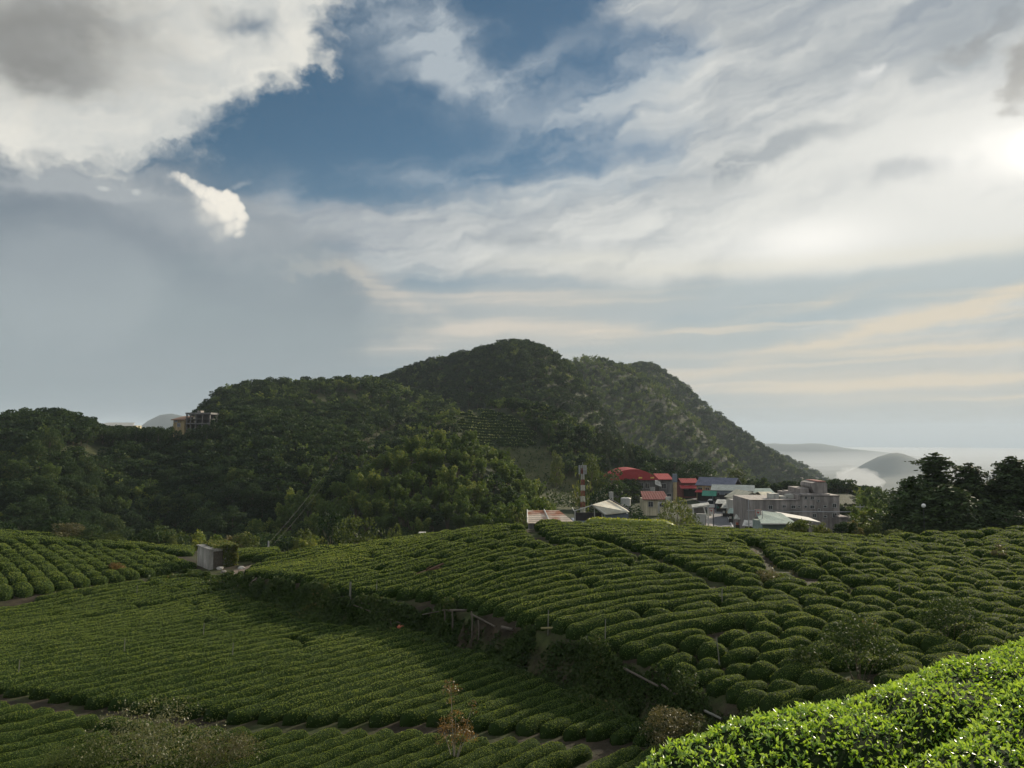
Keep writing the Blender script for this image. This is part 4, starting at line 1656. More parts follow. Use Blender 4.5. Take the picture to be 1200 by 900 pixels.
def place_tree(name, proto, m_leaf, px, Y, top_py, label, cat, group=None, width=None, m_bark=None, base=None, rz=None):
    """stands on the land at the depth Y in column px, its top reaching the picture row top_py"""
    u, _ = ray(px, 500)
    x = u * Y
    z = hz(x, Y) if base is None else base
    ztop = ray(px, top_py)[1] * Y
    h0 = proto[2][:, 2].max()
    w0 = np.percentile(np.abs(proto[2][:, :2]), 98)
    s = (ztop - z) / h0
    sw = s if width is None else (width / FOC * Y / 2) / w0
    return tree_thing(name, proto, m_leaf, (x, Y, z - 0.05), (sw, sw, s), rng.random() * 6 if rz is None else rz, label, cat, group, m_bark)


for k, (px_, top_, w_) in enumerate(((199, 500, 16), (210, 503, 15), (221, 501, 17), (232, 499, 16), (243, 496, 18), (252, 486, 18), (120, 500, 16), (134, 502, 17), (148, 500, 16), (160, 498, 14), (172, 499, 14), (186, 500, 15))):
    place_tree('broadleaf_tree', proto_broad(700 + k, 6.5, 3.0, 24, 60, 0.42, 0.10), M_BROAD, px_, 256, top_, 'dark tree in front of the houses on the left saddle', 'tree', 'trees before the saddle houses', w_)

# the dark conifers on the right
CT = [(1095, 101, 529, 60, 'tall ragged dark conifer, leftmost and tallest of the right-hand grove', 501, 12.0, 0.4),
      (1066, 98, 556, 62, 'broad dark conifer leaning out at the left edge of the right-hand grove', 502, 9.0, 0.5),
      (1134, 100, 541, 46, 'dense spire-shaped dark conifer in the middle of the right-hand grove', 503, 12.0, 0.18),
      (1106, 92, 566, 52, 'round-topped creeper-covered conifer at the front of the right-hand grove', 504, 8.0, 0.12),
      (1158, 108, 562, 44, 'low dark conifer in the dip below the aerial masts', 505, 8.0, 0.4),
      (1184, 99, 533, 50, 'tall dark conifer with a rounded tip near the right edge of the picture', 506, 12.0, 0.2),
      (1206, 103, 536, 52, 'dark conifer cut by the right edge of the picture', 507, 11.0, 0.35),
      (1148, 93, 585, 60, 'bushy dark conifer low at the front between the spires', 508, 7.0, 0.3),
      (1240, 100, 545, 60, 'dark conifer standing outside the right edge', 509, 10.0, 0.3)]
for px_, Y_, top_, w_, lb_, sd_, hh_, rg_ in CT:
    pr = proto_conifer(sd_, hh_, 3.0, 24, 0.36, 120, rg_, 0.35 if rg_ < 0.25 else 0.12)
    place_tree('conifer_tree', pr, M_CONIFER, px_, Y_, top_, lb_, 'conifer', 'dark conifers on the right', w_ * 1.45)
for px_, Y_, top_, w_, sd_, lb_ in ((1058, 95, 590, 46, 521, 'dark spreading tree at the foot of the grove beside the pale strip'), (1118, 90, 598, 60, 522, 'dark undergrowth tree in front of the middle conifers'),
                                    (1175, 91, 592, 70, 523, 'dark undergrowth tree below the tall conifer at the right edge')):
    place_tree('broadleaf_tree', proto_broad(sd_, 6, 3.4, 30, 70, 0.30, 0.12), M_CONIFER, px_, Y_, top_, lb_, 'tree', None, w_)

# village greenery: column, depth, top row, width, seed, material, label
VT = [(729, 118, 588, 62, 531, M_BROAD, 'dark rounded tree between the blue-grey shed and the white gateway'),
      (706, 126, 598, 40, 532, M_BROAD, 'low dark tree just right of the blue-grey shed'),
      (793, 112, 582, 46, 533, M_SHRUB, 'round olive-green tree left of the village street behind the crest'),
      (752, 128, 600, 40, 534, M_BROAD, 'small dark tree below the lower red roof'),
      (806, 116, 597, 34, 541, M_SHRUB, 'low olive-green bush at the foot of the round tree beside the street'),
      (692, 200, 530, 34, 535, M_SHRUB, 'yellow-topped round tree behind the striped mast'),
      (712, 205, 548, 46, 536, M_BROAD, 'dark tree to the left of the red-roofed building'),
      (737, 222, 560, 34, 537, M_BROAD, 'dark tree in front of the left end of the red-roofed building'),
      (700, 150, 566, 40, 538, M_BROAD, 'dark tree behind the blue-grey shed right of the striped mast'),
      (815, 268, 540, 52, 539, M_BROAD, 'wide dark tree behind the red awning of the street'),
      (790, 280, 536, 40, 540, M_BROAD, 'dark tree on the slope right above the main red roof'),
      (862, 262, 548, 22, 542, M_SHRUB, 'sunny yellow-green tree rising behind the grey-roofed shops'),
      (643, 292, 494, 13, 543, M_BROAD, 'small lollipop-shaped tree on the grass at the terrace end'),
      (652, 255, 527, 16, 544, M_SHRUB, 'pale young tree on the grassy slope below the terraces'),
      (622, 300, 510, 20, 545, M_SHRUB, 'bright bush at the right end of the tea terraces'),
      (420, 100, 600, 60, 546, M_SHRUB, 'light olive tree at the edge of the crest left of the bamboo knoll'),
      (392, 104, 596, 34, 547, M_BROAD, 'dark narrow tree left of the light olive tree at the crest'),
      (465, 96, 612, 26, 548, M_SHRUB, 'small light bush on the crest right of the light olive tree'),
      (358, 108, 618, 36, 549, M_SHRUB, 'low bush at the crest left of the utility cable foot')]
for px_, Y_, top_, w_, sd_, m_, lb_ in VT:
    place_tree('broadleaf_tree', proto_broad(sd_, 6.5, 3.0, 34, 80, 0.34 if Y_ > 200 else 0.26, 0.10), m_, px_, Y_, top_, lb_, 'tree', None, w_)
for px_, Y_, top_, w_, sd_, m_, lb_ in ((612, 92, 590, 20, 551, M_SHRUB, 'young pale palm-like tree left of the rusty roof'),
                                        (682, 128, 547, 20, 552, M_SHRUB, 'small tufted tree behind the top of the striped mast')):
    place_tree('broadleaf_tree', proto_bamboo(sd_, 5.0, 1.6, 9, 0.4, 26), m_, px_, Y_, top_, lb_, 'tree', None, w_)

def zrow_t(py, Y):
    return ray(600, py)[1] * Y


# misty wood right of the concrete building
X, Y, rg = scatter(62, 110, 180, 240, 4.0, 31)
pxs = 600 + FOC * X / Y
sel = (pxs > 976) & (pxs < 1056)
for x, y in zip(X[sel], Y[sel]):
    pxx = 600 + FOC * x / y
    k = rg.integers(len(BAMB))
    bm = rg.random() < 0.5
    o = link('bamboo_clump' if bm else 'broadleaf_tree', BAMB[k] if bm else BROAD[k], None, (x, y, hz(x, y) - 0.3),
             'misty feathery bamboo clump right of the concrete building' if bm else 'misty broadleaf tree right of the concrete building', 'bamboo' if bm else 'tree',
             'misty bamboo behind the poles' if bm else 'misty trees behind the poles', None, rg.random() * 6)
    s = (zrow_t(rg.uniform(585, 598), y) - o.location.z) / 10.5
    o.scale = (min(s, 0.9), min(s, 0.9), s)

# bushes in front of the building
for px_, Y_, top_, w_, sd_, m_, lb_ in ((934, 84, 606, 34, 561, M_SHRUB, 'light green bush in front of the concrete building near the green lean-to'),
                                        (960, 86, 611, 26, 562, M_SHRUB, 'pale grassy bush below the middle of the concrete building'),
                                        (986, 84, 610, 26, 563, M_CONIFER, 'very dark round bush at the lower right corner of the concrete building'),
                                        (997, 86, 609, 20, 564, M_OLIVE, 'yellow-green bush just right of the very dark round bush'),
                                        (1016, 88, 607, 26, 565, M_SHRUB, 'soft upright green bush below the utility poles'),
                                        (905, 88, 618, 40, 566, M_SHRUB, 'low pale bush in front of the green-roofed shed'),
                                        (1046, 84, 619, 26, 567, M_SHRUB, 'low bush beside the pale strip left of the dark grove')):
    place_tree('shrub', proto_shrub(sd_, 1.8, 1.2, 22, 70, 0.16, 8), m_, px_, Y_, top_, lb_, 'bush', None, w_)

# growth along the hut terrace's back edge
for px_, Y_, top_, w_, sd_, m_, lb_ in ((85, 88, 611, 34, 571, M_OLIVE, 'yellowish bush on the skyline of the upper left terrace'),
                                        (110, 88, 616, 26, 572, M_CONIFER, 'dark round bush beside the yellowish bush on the upper left terrace'),
                                        (133, 89, 622, 30, 573, M_SHRUB, 'low green bush right of the dark round bush on the terrace edge'),
                                        (205, 90, 627, 14, 574, M_SHRUB, 'tiny bush on the terrace edge left of the hut'),
                                        (290, 90, 620, 30, 575, M_SHRUB, 'leafy bush on the terrace edge right of the hut'),
                                        (275, 90, 626, 24, 576, M_OLIVE, 'low yellow-green bush on the terrace edge just right of the hut')):
    place_tree('shrub', proto_shrub(sd_, 2.0, 1.3, 20, 60, 0.17, 8), m_, px_, Y_, top_, lb_, 'bush', None, w_)

# loose bushes in the near field: picture column, row of the foot, height and width in metres
def place_shrub(px, py, h, w, seed, m_, label, leaf=0.09, n=30, nl=60, name='shrub', cat='bush', m_bark=None, up=0.0, flat=0.9):
    x, y, z = ground_at(px, py)
    pr = proto_shrub(seed, h, w / 2, n, nl, leaf, 9, flat, up)
    return tree_thing(name, pr, m_, (x, y, z - 0.03), 1.0, 0.0, label, cat, None, m_bark, ('stem', 'foliage'))


place_shrub(1008, 800, 2.1, 2.6, 601, M_WEED, 'large loose dark bush on the right slope behind the bright near tea', 0.085, 46, 80)
place_shrub(1115, 755, 1.6, 2.6, 602, M_WEED, 'loose brownish bush on the right slope just above the bright near tea', 0.085, 36, 70)
place_shrub(945, 790, 0.9, 1.5, 603, M_WEED, 'small dark bush left of the large loose dark bush', 0.08, 24, 60)
place_shrub(795, 878, 1.0, 2.6, 604, M_OLIVE, 'yellow-green flowering bush at the lower end of the stone bank', 0.065, 38, 150)
place_shrub(835, 872, 0.6, 1.6, 605, M_SHRUB, 'low grey-green bush between the yellow-green bush and the bright near tea', 0.06, 24, 120)
place_shrub(1172, 660, 1.3, 1.0, 606, M_OLIVE, 'wispy straw-coloured bush on the far right crest', 0.12, 14, 30)
place_shrub(900, 684, 0.55, 2.2, 607, M_OLIVE, 'low straw-coloured weeds in a bare patch of the right-hand slope', 0.10, 22, 30)
place_shrub(135, 672, 0.9, 1.6, 608, M_RUSSET, 'orange-brown dry bush between the rounded tea bushes left of the hut', 0.12, 18, 50)
place_shrub(180, 905, 1.55, 4.6, 610, M_PALE, 'pale speckled wild bush at the bottom edge on the left', 0.075, 56, 80, up=0.25)
place_shrub(262, 905, 1.0, 2.8, 611, M_OLIVE, 'straw-brown wild bush at the bottom edge right of the pale speckled one', 0.05, 40, 110)
place_shrub(90, 912, 1.0, 2.6, 612, M_SHRUB, 'low green wild bush in the bottom left corner', 0.055, 36, 110)


def sapling():
    """thin russet sapling in front of the lower rows"""
    x, y, z = ground_at(532, 897)
    rg = np.random.default_rng(77)
    stems, cen, rad = [], [], []
    for (dx_, top, heads) in ((-0.12, 2.55, ((0, 1.0, .24), (-.10, .93, .22), (.08, .90, .22), (.02, .82, .16), (.3, .95, .08))), (0.62, 1.95, ((0, 1.0, .15), (.03, .9, .13))), (0.05, 1.5, ((0, 1, .3), (-.3, .9, .28), (.3, .85, .3), (-.15, .7, .35), (.2, .62, .3), (0, .5, .3))),
                              (-0.35, 1.1, ((0, 1, .25), (-.1, .8, .25))), (0.45, 1.05, ((0, 1, .25), (.1, .8, .25)))):
        stems.append(tube([(0, 0, -0.05), (dx_ * 0.5, 0.03, top * 0.5), (dx_, 0, top)], [0.022, 0.014, 0.006], 5))
        for hx, hz_, hr in heads:
            cen.append((dx_ + hx, rg.normal() * 0.08, top * hz_)); rad.append(hr)
    lv, lq, lt = crown_clumps(np.array(cen), np.array(rad), 75, 0.062, rg, 0.0, 0.9, 0.3, 1.8)
    tv, tq = merge(stems)
    tree_thing('sapling', (tv, tq, lv, lq, lt), M_RUSSET, (x, y, z), 1.0, 0.0, 'thin russet sapling with two tufted tops in front of the lowest tea rows', 'sapling', None, M_PALEBARK, ('stem', 'foliage'))
sapling()


# ---- weeds on the bank and along the path, one mass
def bank_growth():
    rg = np.random.default_rng(55)
    pts = []
    for a, b_ in zip(BANK[:-1], BANK[1:]):
        L = np.hypot(*(b_ - a))
        if a[1] < 18: continue
        k = int(L * 4200)
        t = rg.random(k)
        d = (b_ - a) / L
        nrm = np.array([d[1], -d[0]]) * -1
        off = rg.normal(0.0, 0.72, k)
        x = a[0] + (b_ - a)[0] * t + nrm[0] * off
        y = a[1] + (b_ - a)[1] * t + nrm[1] * off
        pts.append(np.stack([x, y], 1))
    p = np.concatenate(pts)
    clump = fnoise(p[:, 0] * 0.8, p[:, 1] * 0.8, 3.0, 3)
    keep = clump + rg.normal(0, 0.10, len(p)) > -0.13
    keep &= bank_dist(p[:, 0], p[:, 1]) < 0.75 + 1.5 * clump
    p, clump = p[keep], clump[keep]
    z = H(p[:, 0], p[:, 1])
    hgt = np.clip(0.38 + 1.6 * clump, 0.05, 0.60) * rg.random(len(p))
    pos = np.stack([p[:, 0], p[:, 1], z + hgt], 1)
    nrm = np.tile(np.array([0.1, -0.6, 0.6]), (len(p), 1))
    size = np.maximum(0.07, 0.0028 * p[:, 1]) * (0.7 + 0.8 * rg.random(len(p)))
    v, q = rand_leaves(pos, nrm, size, rg, 0.1, 1.7)
    tone = np.clip(0.2 + 0.5 * rg.random(len(p)) + 0.5 * (hgt - 0.2), 0, 1.1)
    me = new_mesh('bank_weeds', v, q, None, [M_WEED], None, {'tone': np.repeat(tone, 4)})
    link('bank_weeds', me, None, None, 'tangled weeds and creepers covering the stone bank', 'weeds', None, 'stuff')
    # sparse weeds and grass on the bare soil between the bushes
    n = 26000
    x = rg.uniform(4, 44, n); y = rg.uniform(20, 68, n)
    px, py = project(x, y, H(x, y))
    m = in_poly(px, py, POLY_D) & (fnoise(x * 0.5, y * 0.5, 7.0, 3) > 0.02) & (px > 760)
    x, y = x[m], y[m]
    z = H(x, y)
    pos = np.stack([x, y, z + 0.06], 1)
    v, q = rand_leaves(pos, np.tile([0, 0, 1.0], (len(x), 1)), np.maximum(0.12, 0.0035 * y), rg, -0.6, 2.6)
    me = new_mesh('ground_weeds', v, q, None, [M_OLIVE], None, {'tone': np.repeat(0.1 + 0.6 * rg.random(len(x)), 4)})
    link('ground_weeds', me, None, None, 'sparse straw-coloured weeds on the bare soil between the tea bushes', 'weeds', None, 'stuff')
bank_growth()


def slope_growth():
    """rough grass and low scrub on the open slope below the terraces"""
    rg = np.random.default_rng(66)
    n = 60000
    x = rg.uniform(-75, 30, n); y = rg.uniform(205, 470, n)
    z = H(x, y)
    px, py = project(x, y, z)
    m = (in_poly(px, py, GRASS) | in_poly(px, py, TERR) | in_poly(px, py, LEDGE)) & (y < 345)
    m |= in_poly(px, py, SADDLE) & (y > 380)
    m &= fnoise(x * 0.12, y * 0.12, 1.0, 3) + 0.25 * rg.normal(size=n) > -0.05
    x, y, z = x[m], y[m], z[m]
    hgt = rg.random(len(x)) ** 2 * 0.9
    v, q = rand_leaves(np.stack([x, y, z + hgt], 1), np.tile([0, -0.3, 1.0], (len(x), 1)), np.full(len(x), 0.8), rg, -0.3, 2.0)
    me = new_mesh('slope_grass', v, q, None, [M_WEED], None, {'tone': np.repeat(0.05 + 0.6 * rg.random(len(x)), 4)})
    link('slope_grass', me, None, None, 'rough grass and low scrub on the open slope below the far tea terraces', 'grass', None, 'stuff')
slope_growth()


# ---- tea terraces on the distant spur
def far_terraces():
    rg = np.random.default_rng(9)
    arrs = []
    for py in np.arange(482, 523, 3.3):
        row = []
        for px in np.arange(536, 640, 3.0):
            yy = py + (px - 575) * 0.06 + 0.8 * math.sin(px * 0.08)
            if in_poly(np.array([px]), np.array([yy]), TERR)[0]:
                row.append(ground_at(px, yy, 200, 420))
            if len(row) >= 2 and (rg.random() < 0.10 or px > 634):
                if len(row) >= 3:
                    arrs.append(np.array(row)[:, :2])
                row = []
        if len(row) >= 3:
            arrs.append(np.array(row)[:, :2])
    for i, p in enumerate(arrs):
        arr = hedge_arrays(p, 0.95, 1.0, 0.55, 0.8, rg, step=1.5, taper=1.4)
        o = hedge_object('tea_hedge', [arr], label='far tea hedge on the terraced spur below the main hill', cat='tea hedge', group='tea hedges of the far terraces')
        o.data.materials[1] = M_TERRACE
far_terraces()


# ================================================================== buildings and small things
class MB:
    """collects boxes, sheets and tubes into one mesh"""
    def __init__(s):
        s.v, s.q, s.m = [], [], []
        s.n = 0

    def add(s, v, q, m=0):
        v = np.asarray(v, float).reshape(-1, 3)
        q = np.asarray(q, int).reshape(-1, 4)
        s.v.append(v); s.q.append(q + s.n); s.m.append(np.full(len(q), m)); s.n += len(v)
        return s

    def box(s, x0, x1, y0, y1, z0, z1, m=0):
        v = [(x0, y0, z0), (x1, y0, z0), (x1, y1, z0), (x0, y1, z0), (x0, y0, z1), (x1, y0, z1), (x1, y1, z1), (x0, y1, z1)]
        return s.add(v, [(0, 3, 2, 1), (4, 5, 6, 7), (0, 1, 5, 4), (1, 2, 6, 5), (2, 3, 7, 6), (3, 0, 4, 7)], m)

    def slab(s, a, b, c, d, t, m=0):
        """plate of thickness t whose top is the quad a b c d"""
        top = np.array([a, b, c, d], float)
        n = np.cross(top[1] - top[0], top[3] - top[0]); n /= np.linalg.norm(n)
        v = np.concatenate([top, top - n * t])
        return s.add(v, [(0, 1, 2, 3), (7, 6, 5, 4), (0, 4, 5, 1), (1, 5, 6, 2), (2, 6, 7, 3), (3, 7, 4, 0)], m)

    def prism(s, prof, y0, y1, m=0):
        """profile of (x, z) points pulled from y0 to y1, closed by fans of quads"""
        n = len(prof)
        v = [(x, y0, z) for x, z in prof] + [(x, y1, z) for x, z in prof]
        q = [(i, (i + 1) % n, n + (i + 1) % n, n + i) for i in range(n)]
        s.add(v, q, m)
        for o in (0, n):
            for i in range(1, n - 1, 2):
                k = min(i + 2, n - 1)
                f = (o, o + i, o + i + 1, o + k)
                s.add([v[j] for j in f], [(0, 1, 2, 3)], m)
        return s

    def tube(s, pts, r, k=8, m=0):
        rr = r if hasattr(r, '__len__') else [r] * len(pts)
        v, q = tube(pts, rr, k)
        return s.add(v, q, m)

    def build(s, name, mats, parent=None, **kw):
        mats = mats if isinstance(mats, (list, tuple)) else [mats]
        me = new_mesh(name, np.concatenate(s.v), np.concatenate(s.q), None, mats, np.concatenate(s.m))
        return link(name, me, parent, **kw)


C = {
    'concrete': plain('weathered_concrete', (0.27, 0.25, 0.235), 0.9, 0, 0.30, 0.35, 0.2),
    'concrete_dark': plain('stained_concrete', (0.15, 0.14, 0.13), 0.9, 0, 0.4, 0.6, 0.2),
    'glass': plain('window_glass', (0.02, 0.025, 0.03), 0.12, 0, 0.2, 2, 0, 0.8),
    'frame': plain('window_frame', (0.30, 0.30, 0.29), 0.6, 0, 0.15, 3),
    'red': corrugated('red_roofing', (0.24, 0.028, 0.030), 'X', 0.6),
    'redpale': corrugated('faded_red_roofing', (0.17, 0.06, 0.052), 'X', 0.6),
    'redpaint': plain('red_paint', (0.27, 0.022, 0.025), 0.5, 0, 0.15, 1),
    'yellowmark': plain('yellow_paint', (0.60, 0.42, 0.10), 0.6, 0, 0.1, 2),
    'grey': plain('grey_cladding', (0.15, 0.15, 0.145), 0.8, 0, 0.35, 0.5),
    'cream': plain('cream_plaster', (0.48, 0.44, 0.31), 0.85, 0, 0.2, 0.6),
    'creamroof': corrugated('cream_roofing', (0.50, 0.47, 0.36), 'Y', 0.5),
    'rustroof': corrugated('rusty_roofing', (0.42, 0.36, 0.29), 'Y', 0.6, 0.5, (0.23, 0.10, 0.06)),
    'whiteroof': corrugated('pale_roofing', (0.56, 0.54, 0.45), 'Y', 0.5, 0.5, (0.40, 0.34, 0.25)),
    'blueroof': corrugated('blue_grey_roofing', (0.12, 0.13, 0.17), 'Y', 0.6),
    'greyroof': corrugated('grey_green_roofing', (0.20, 0.235, 0.23), 'Y', 0.6),
    'greenroof': corrugated('pale_green_roofing', (0.23, 0.29, 0.26), 'Y', 0.6),
    'bluewall': corrugated('blue_grey_walling', (0.15, 0.18, 0.215), 'X', 0.4),
    'white': plain('white_paint', (0.44, 0.44, 0.41), 0.6, 0, 0.12, 2),
    'yellow': plain('ochre_plaster', (0.30, 0.24, 0.13), 0.85, 0, 0.2, 0.6),
    'ochre': plain('buff_plaster', (0.36, 0.29, 0.17), 0.85, 0, 0.2, 0.6),
    'brownroof': plain('brown_tiles', (0.21, 0.12, 0.075), 0.8, 0, 0.3, 1.2),
    'green': plain('green_canvas', (0.03, 0.16, 0.11), 0.7, 0, 0.15, 1),
    'canvas': plain('pale_canvas', (0.45, 0.46, 0.42), 0.8, 0, 0.2, 1),
    'dark': plain('shop_interior', (0.03, 0.028, 0.026), 0.8, 0, 0.4, 1.5),
    'metal': plain('galvanised_steel', (0.32, 0.33, 0.34), 0.5, 0.6, 0.2, 2),
    'darkmetal': plain('dark_steel', (0.05, 0.05, 0.055), 0.6, 0.3, 0.2, 2),
    'asphalt': plain('asphalt', (0.085, 0.088, 0.095), 0.85, 0, 0.25, 0.7),
    'paint': plain('road_paint', (0.62, 0.62, 0.60), 0.7, 0, 0.2, 3),
    'rubber': plain('rubber', (0.02, 0.02, 0.02), 0.8),
    'carpaint': plain('silver_car_paint', (0.42, 0.44, 0.47), 0.3, 0.3, 0.06, 1, 0, 0.6),
    'carwhite': plain('white_car_paint', (0.62, 0.62, 0.60), 0.35, 0, 0.06, 1, 0, 0.6),
    'block': plain('cement_block', (0.34, 0.33, 0.30), 0.95, 0, 0.25, 1.2, 0.4),
    'stone': plain('rubble_stone', (0.20, 0.18, 0.15), 0.95, 0, 0.45, 3, 0.6),
    'soil': plain('trodden_soil', (0.115, 0.09, 0.068), 0.95, 0, 0.35, 1.2, 0.5),
    'lamp': plain('lamp_globe', (0.75, 0.75, 0.72), 0.4),
    'tank': plain('water_tank_plastic', (0.36, 0.36, 0.33), 0.6, 0, 0.15, 1),
    'orange': plain('orange_plastic', (0.35, 0.10, 0.05), 0.6, 0, 0.2, 4),
}


def streaked(m, zs=0.10):
    """rain stains that run down the wall"""
    nt = m.node_tree
    b = nt.nodes['Principled BSDF']
    tcn = nt.nodes.new('ShaderNodeTexCoord')
    mp = nt.nodes.new('ShaderNodeMapping')
    mp.inputs['Scale'].default_value = (1.1, 1.1, zs)
    nt.links.new(tcn.outputs['Object'], mp.inputs[0])
    n = nt.nodes.new('ShaderNodeTexNoise')
    n.inputs['Scale'].default_value = 1.0
    n.inputs['Detail'].default_value = 6
    n.inputs['Roughness'].default_value = 0.7
    nt.links.new(mp.outputs[0], n.inputs['Vector'])
    r = nt.nodes.new('ShaderNodeValToRGB')
    r.color_ramp.elements[0].position, r.color_ramp.elements[0].color = 0.38, (0.42, 0.41, 0.40, 1)
    r.color_ramp.elements[1].position, r.color_ramp.elements[1].color = 0.60, (1.15, 1.13, 1.10, 1)
    nt.links.new(n.outputs['Fac'], r.inputs[0])
    mx = nt.nodes.new('ShaderNodeMix')
    mx.data_type = 'RGBA'
    mx.blend_type = 'MULTIPLY'
    mx.inputs[0].default_value = 0.8
    nt.links.new(b.inputs['Base Color'].links[0].from_socket, mx.inputs[6])
    nt.links.new(r.outputs[0], mx.inputs[7])
    nt.links.new(mx.outputs[2], b.inputs['Base Color'])


for k_ in ('concrete', 'grey', 'cream', 'block', 'canvas', 'ochre', 'yellow', 'white'):
    streaked(C[k_])


def place(px, Y, base=None):
    u, _ = ray(px, 500)
    x = u * Y
    return (x, Y, hz(x, Y) if base is None else base)


def zrow(py, Y):
    return ray(600, py)[1] * Y


def window(parent, x, z, w, h, y=-0.0, side=None, bars=True):
    """opening in the wall face y (looking to -y): frame with sill, the pane a part of it"""
    f = MB()
    t = 0.09
    f.box(-w / 2 - t, w / 2 + t, -0.10, 0.05, h, h + t).box(-w / 2 - t, w / 2 + t, -0.16, 0.05, -t, 0)
    f.box(-w / 2 - t, -w / 2, -0.10, 0.05, 0, h).box(w / 2, w / 2 + t, -0.10, 0.05, 0, h)
    if bars:
        f.box(-0.035, 0.035, -0.07, -0.03, 0, h)
    o = f.build('window', C['frame'], parent, loc=(x, y, z))
    if side is not None:
        o.rotation_euler = (0, 0, side)
    MB().box(-w / 2, w / 2, -0.03, 0.02, 0, h).build('pane', C['glass'], o)
    return o


def walls(parent, w, d, h, m, name='wall', z0=-1.5):
    return MB().box(-w / 2, w / 2, 0, d, z0, h).build(name, m, parent)


def gable_roof(parent, w, d, z, rise, m, ov=0.4, along='Y', t=0.12, name='roof'):
    b = MB()
    if along == 'Y':
        b.slab((-w / 2 - ov, -ov, z - rise * ov / (w / 2)), (0, -ov, z + rise), (0, d + ov, z + rise), (-w / 2 - ov, d + ov, z - rise * ov / (w / 2)), t)
        b.slab((0.004, -ov, z + rise), (w / 2 + ov, -ov, z - rise * ov / (w / 2)), (w / 2 + ov, d + ov, z - rise * ov / (w / 2)), (0.004, d + ov, z + rise), t)
    else:
        b.slab((-w / 2 - ov, -ov, z - rise * ov / (d / 2)), (w / 2 + ov, -ov, z - rise * ov / (d / 2)), (w / 2 + ov, d / 2, z + rise), (-w / 2 - ov, d / 2, z + rise), t)
        b.slab((-w / 2 - ov, d / 2 + 0.004, z + rise), (w / 2 + ov, d / 2 + 0.004, z + rise), (w / 2 + ov, d + ov, z - rise * ov / (d / 2)), (-w / 2 - ov, d + ov, z - rise * ov / (d / 2)), t)
    return b.build(name, m, parent)


def gable_end(parent, w, d, z, rise, m, name='gable'):
    b = MB()
    for y in (0.02, d - 0.02):
        b.add([(-w / 2, y, z), (w / 2, y, z), (0.01, y, z + rise - 0.13), (-0.01, y, z + rise - 0.13)], [(0, 1, 2, 3)])
    return b.build(name, m, parent)


# ---- ground works: the street, its line, kerb, the path by the hut
def strip_mesh(name, left, right, m, dz, kind='structure', seg=24):
    l, r = np.array(left, float), np.array(right, float)
    tt = np.linspace(0, 1, len(l)); t2 = np.linspace(0, 1, seg)
    l = np.stack([np.interp(t2, tt, l[:, k]) for k in range(2)], 1)
    r = np.stack([np.interp(t2, tt, r[:, k]) for k in range(2)], 1)
    cols = 7
    V = np.stack([l + (r - l) * f for f in np.linspace(0, 1, cols)], 1)
    Z = H(V[..., 0].ravel(), V[..., 1].ravel()).reshape(seg, cols) + dz
    V = np.concatenate([V, Z[..., None]], -1)
    ii = np.arange(seg * cols).reshape(seg, cols)
    q = np.stack([ii[:-1, :-1], ii[:-1, 1:], ii[1:, 1:], ii[1:, :-1]], -1).reshape(-1, 4)
    me = new_mesh(name, V.reshape(-1, 3), q, None, [m], None, None, True)
    return link(name, me, kind=kind)


def XY(px, Y):
    return (ray(px, 500)[0] * Y, Y)


def along(pts):
    return [XY(*p) for p in pts]


# the street runs away from the crest to the upper left between the stalls
strip_mesh('road', along([(832, 118), (834, 150), (833, 185), (818, 225), (790, 262)]), along([(889, 118), (872, 150), (856, 185), (836, 225), (800, 262)]), C['asphalt'], 0.06)
strip_mesh('road_line', along([(872.5, 118), (861.5, 150), (850, 185)]), along([(874.5, 118), (863, 150), (851, 185)]), C['paint'], 0.075)
strip_mesh('pavement', along([(889, 118), (872, 150), (856, 185), (836, 225)]), along([(915, 118), (890, 150), (868, 185), (842, 225)]), C['concrete_dark'], 0.10)
strip_mesh('yard', along([(806, 118), (812, 150), (816, 185)]), along([(832, 118), (834, 150), (833, 185)]), C['concrete'], 0.08)
strip_mesh('lane', along([(1022, 86), (1020, 92)]), along([(1064, 86), (1062, 92)]), plain('pale_concrete', (0.50, 0.50, 0.47), 0.8, 0, 0.1, 1), 0.6)


def hut_path():
    pts_l, pts_r = [], []
    for a, b_ in (((266, 676), (292, 690)), ((275, 668), (300, 680)), ((290, 664), (313, 671)), ((308, 659), (331, 668)), ((322, 652), (334, 661))):
        pts_l.append(ground_at(*a)[:2]); pts_r.append(ground_at(*b_)[:2])
    strip_mesh('path', pts_l, pts_r, C['soil'], 0.06, seg=30)
hut_path()


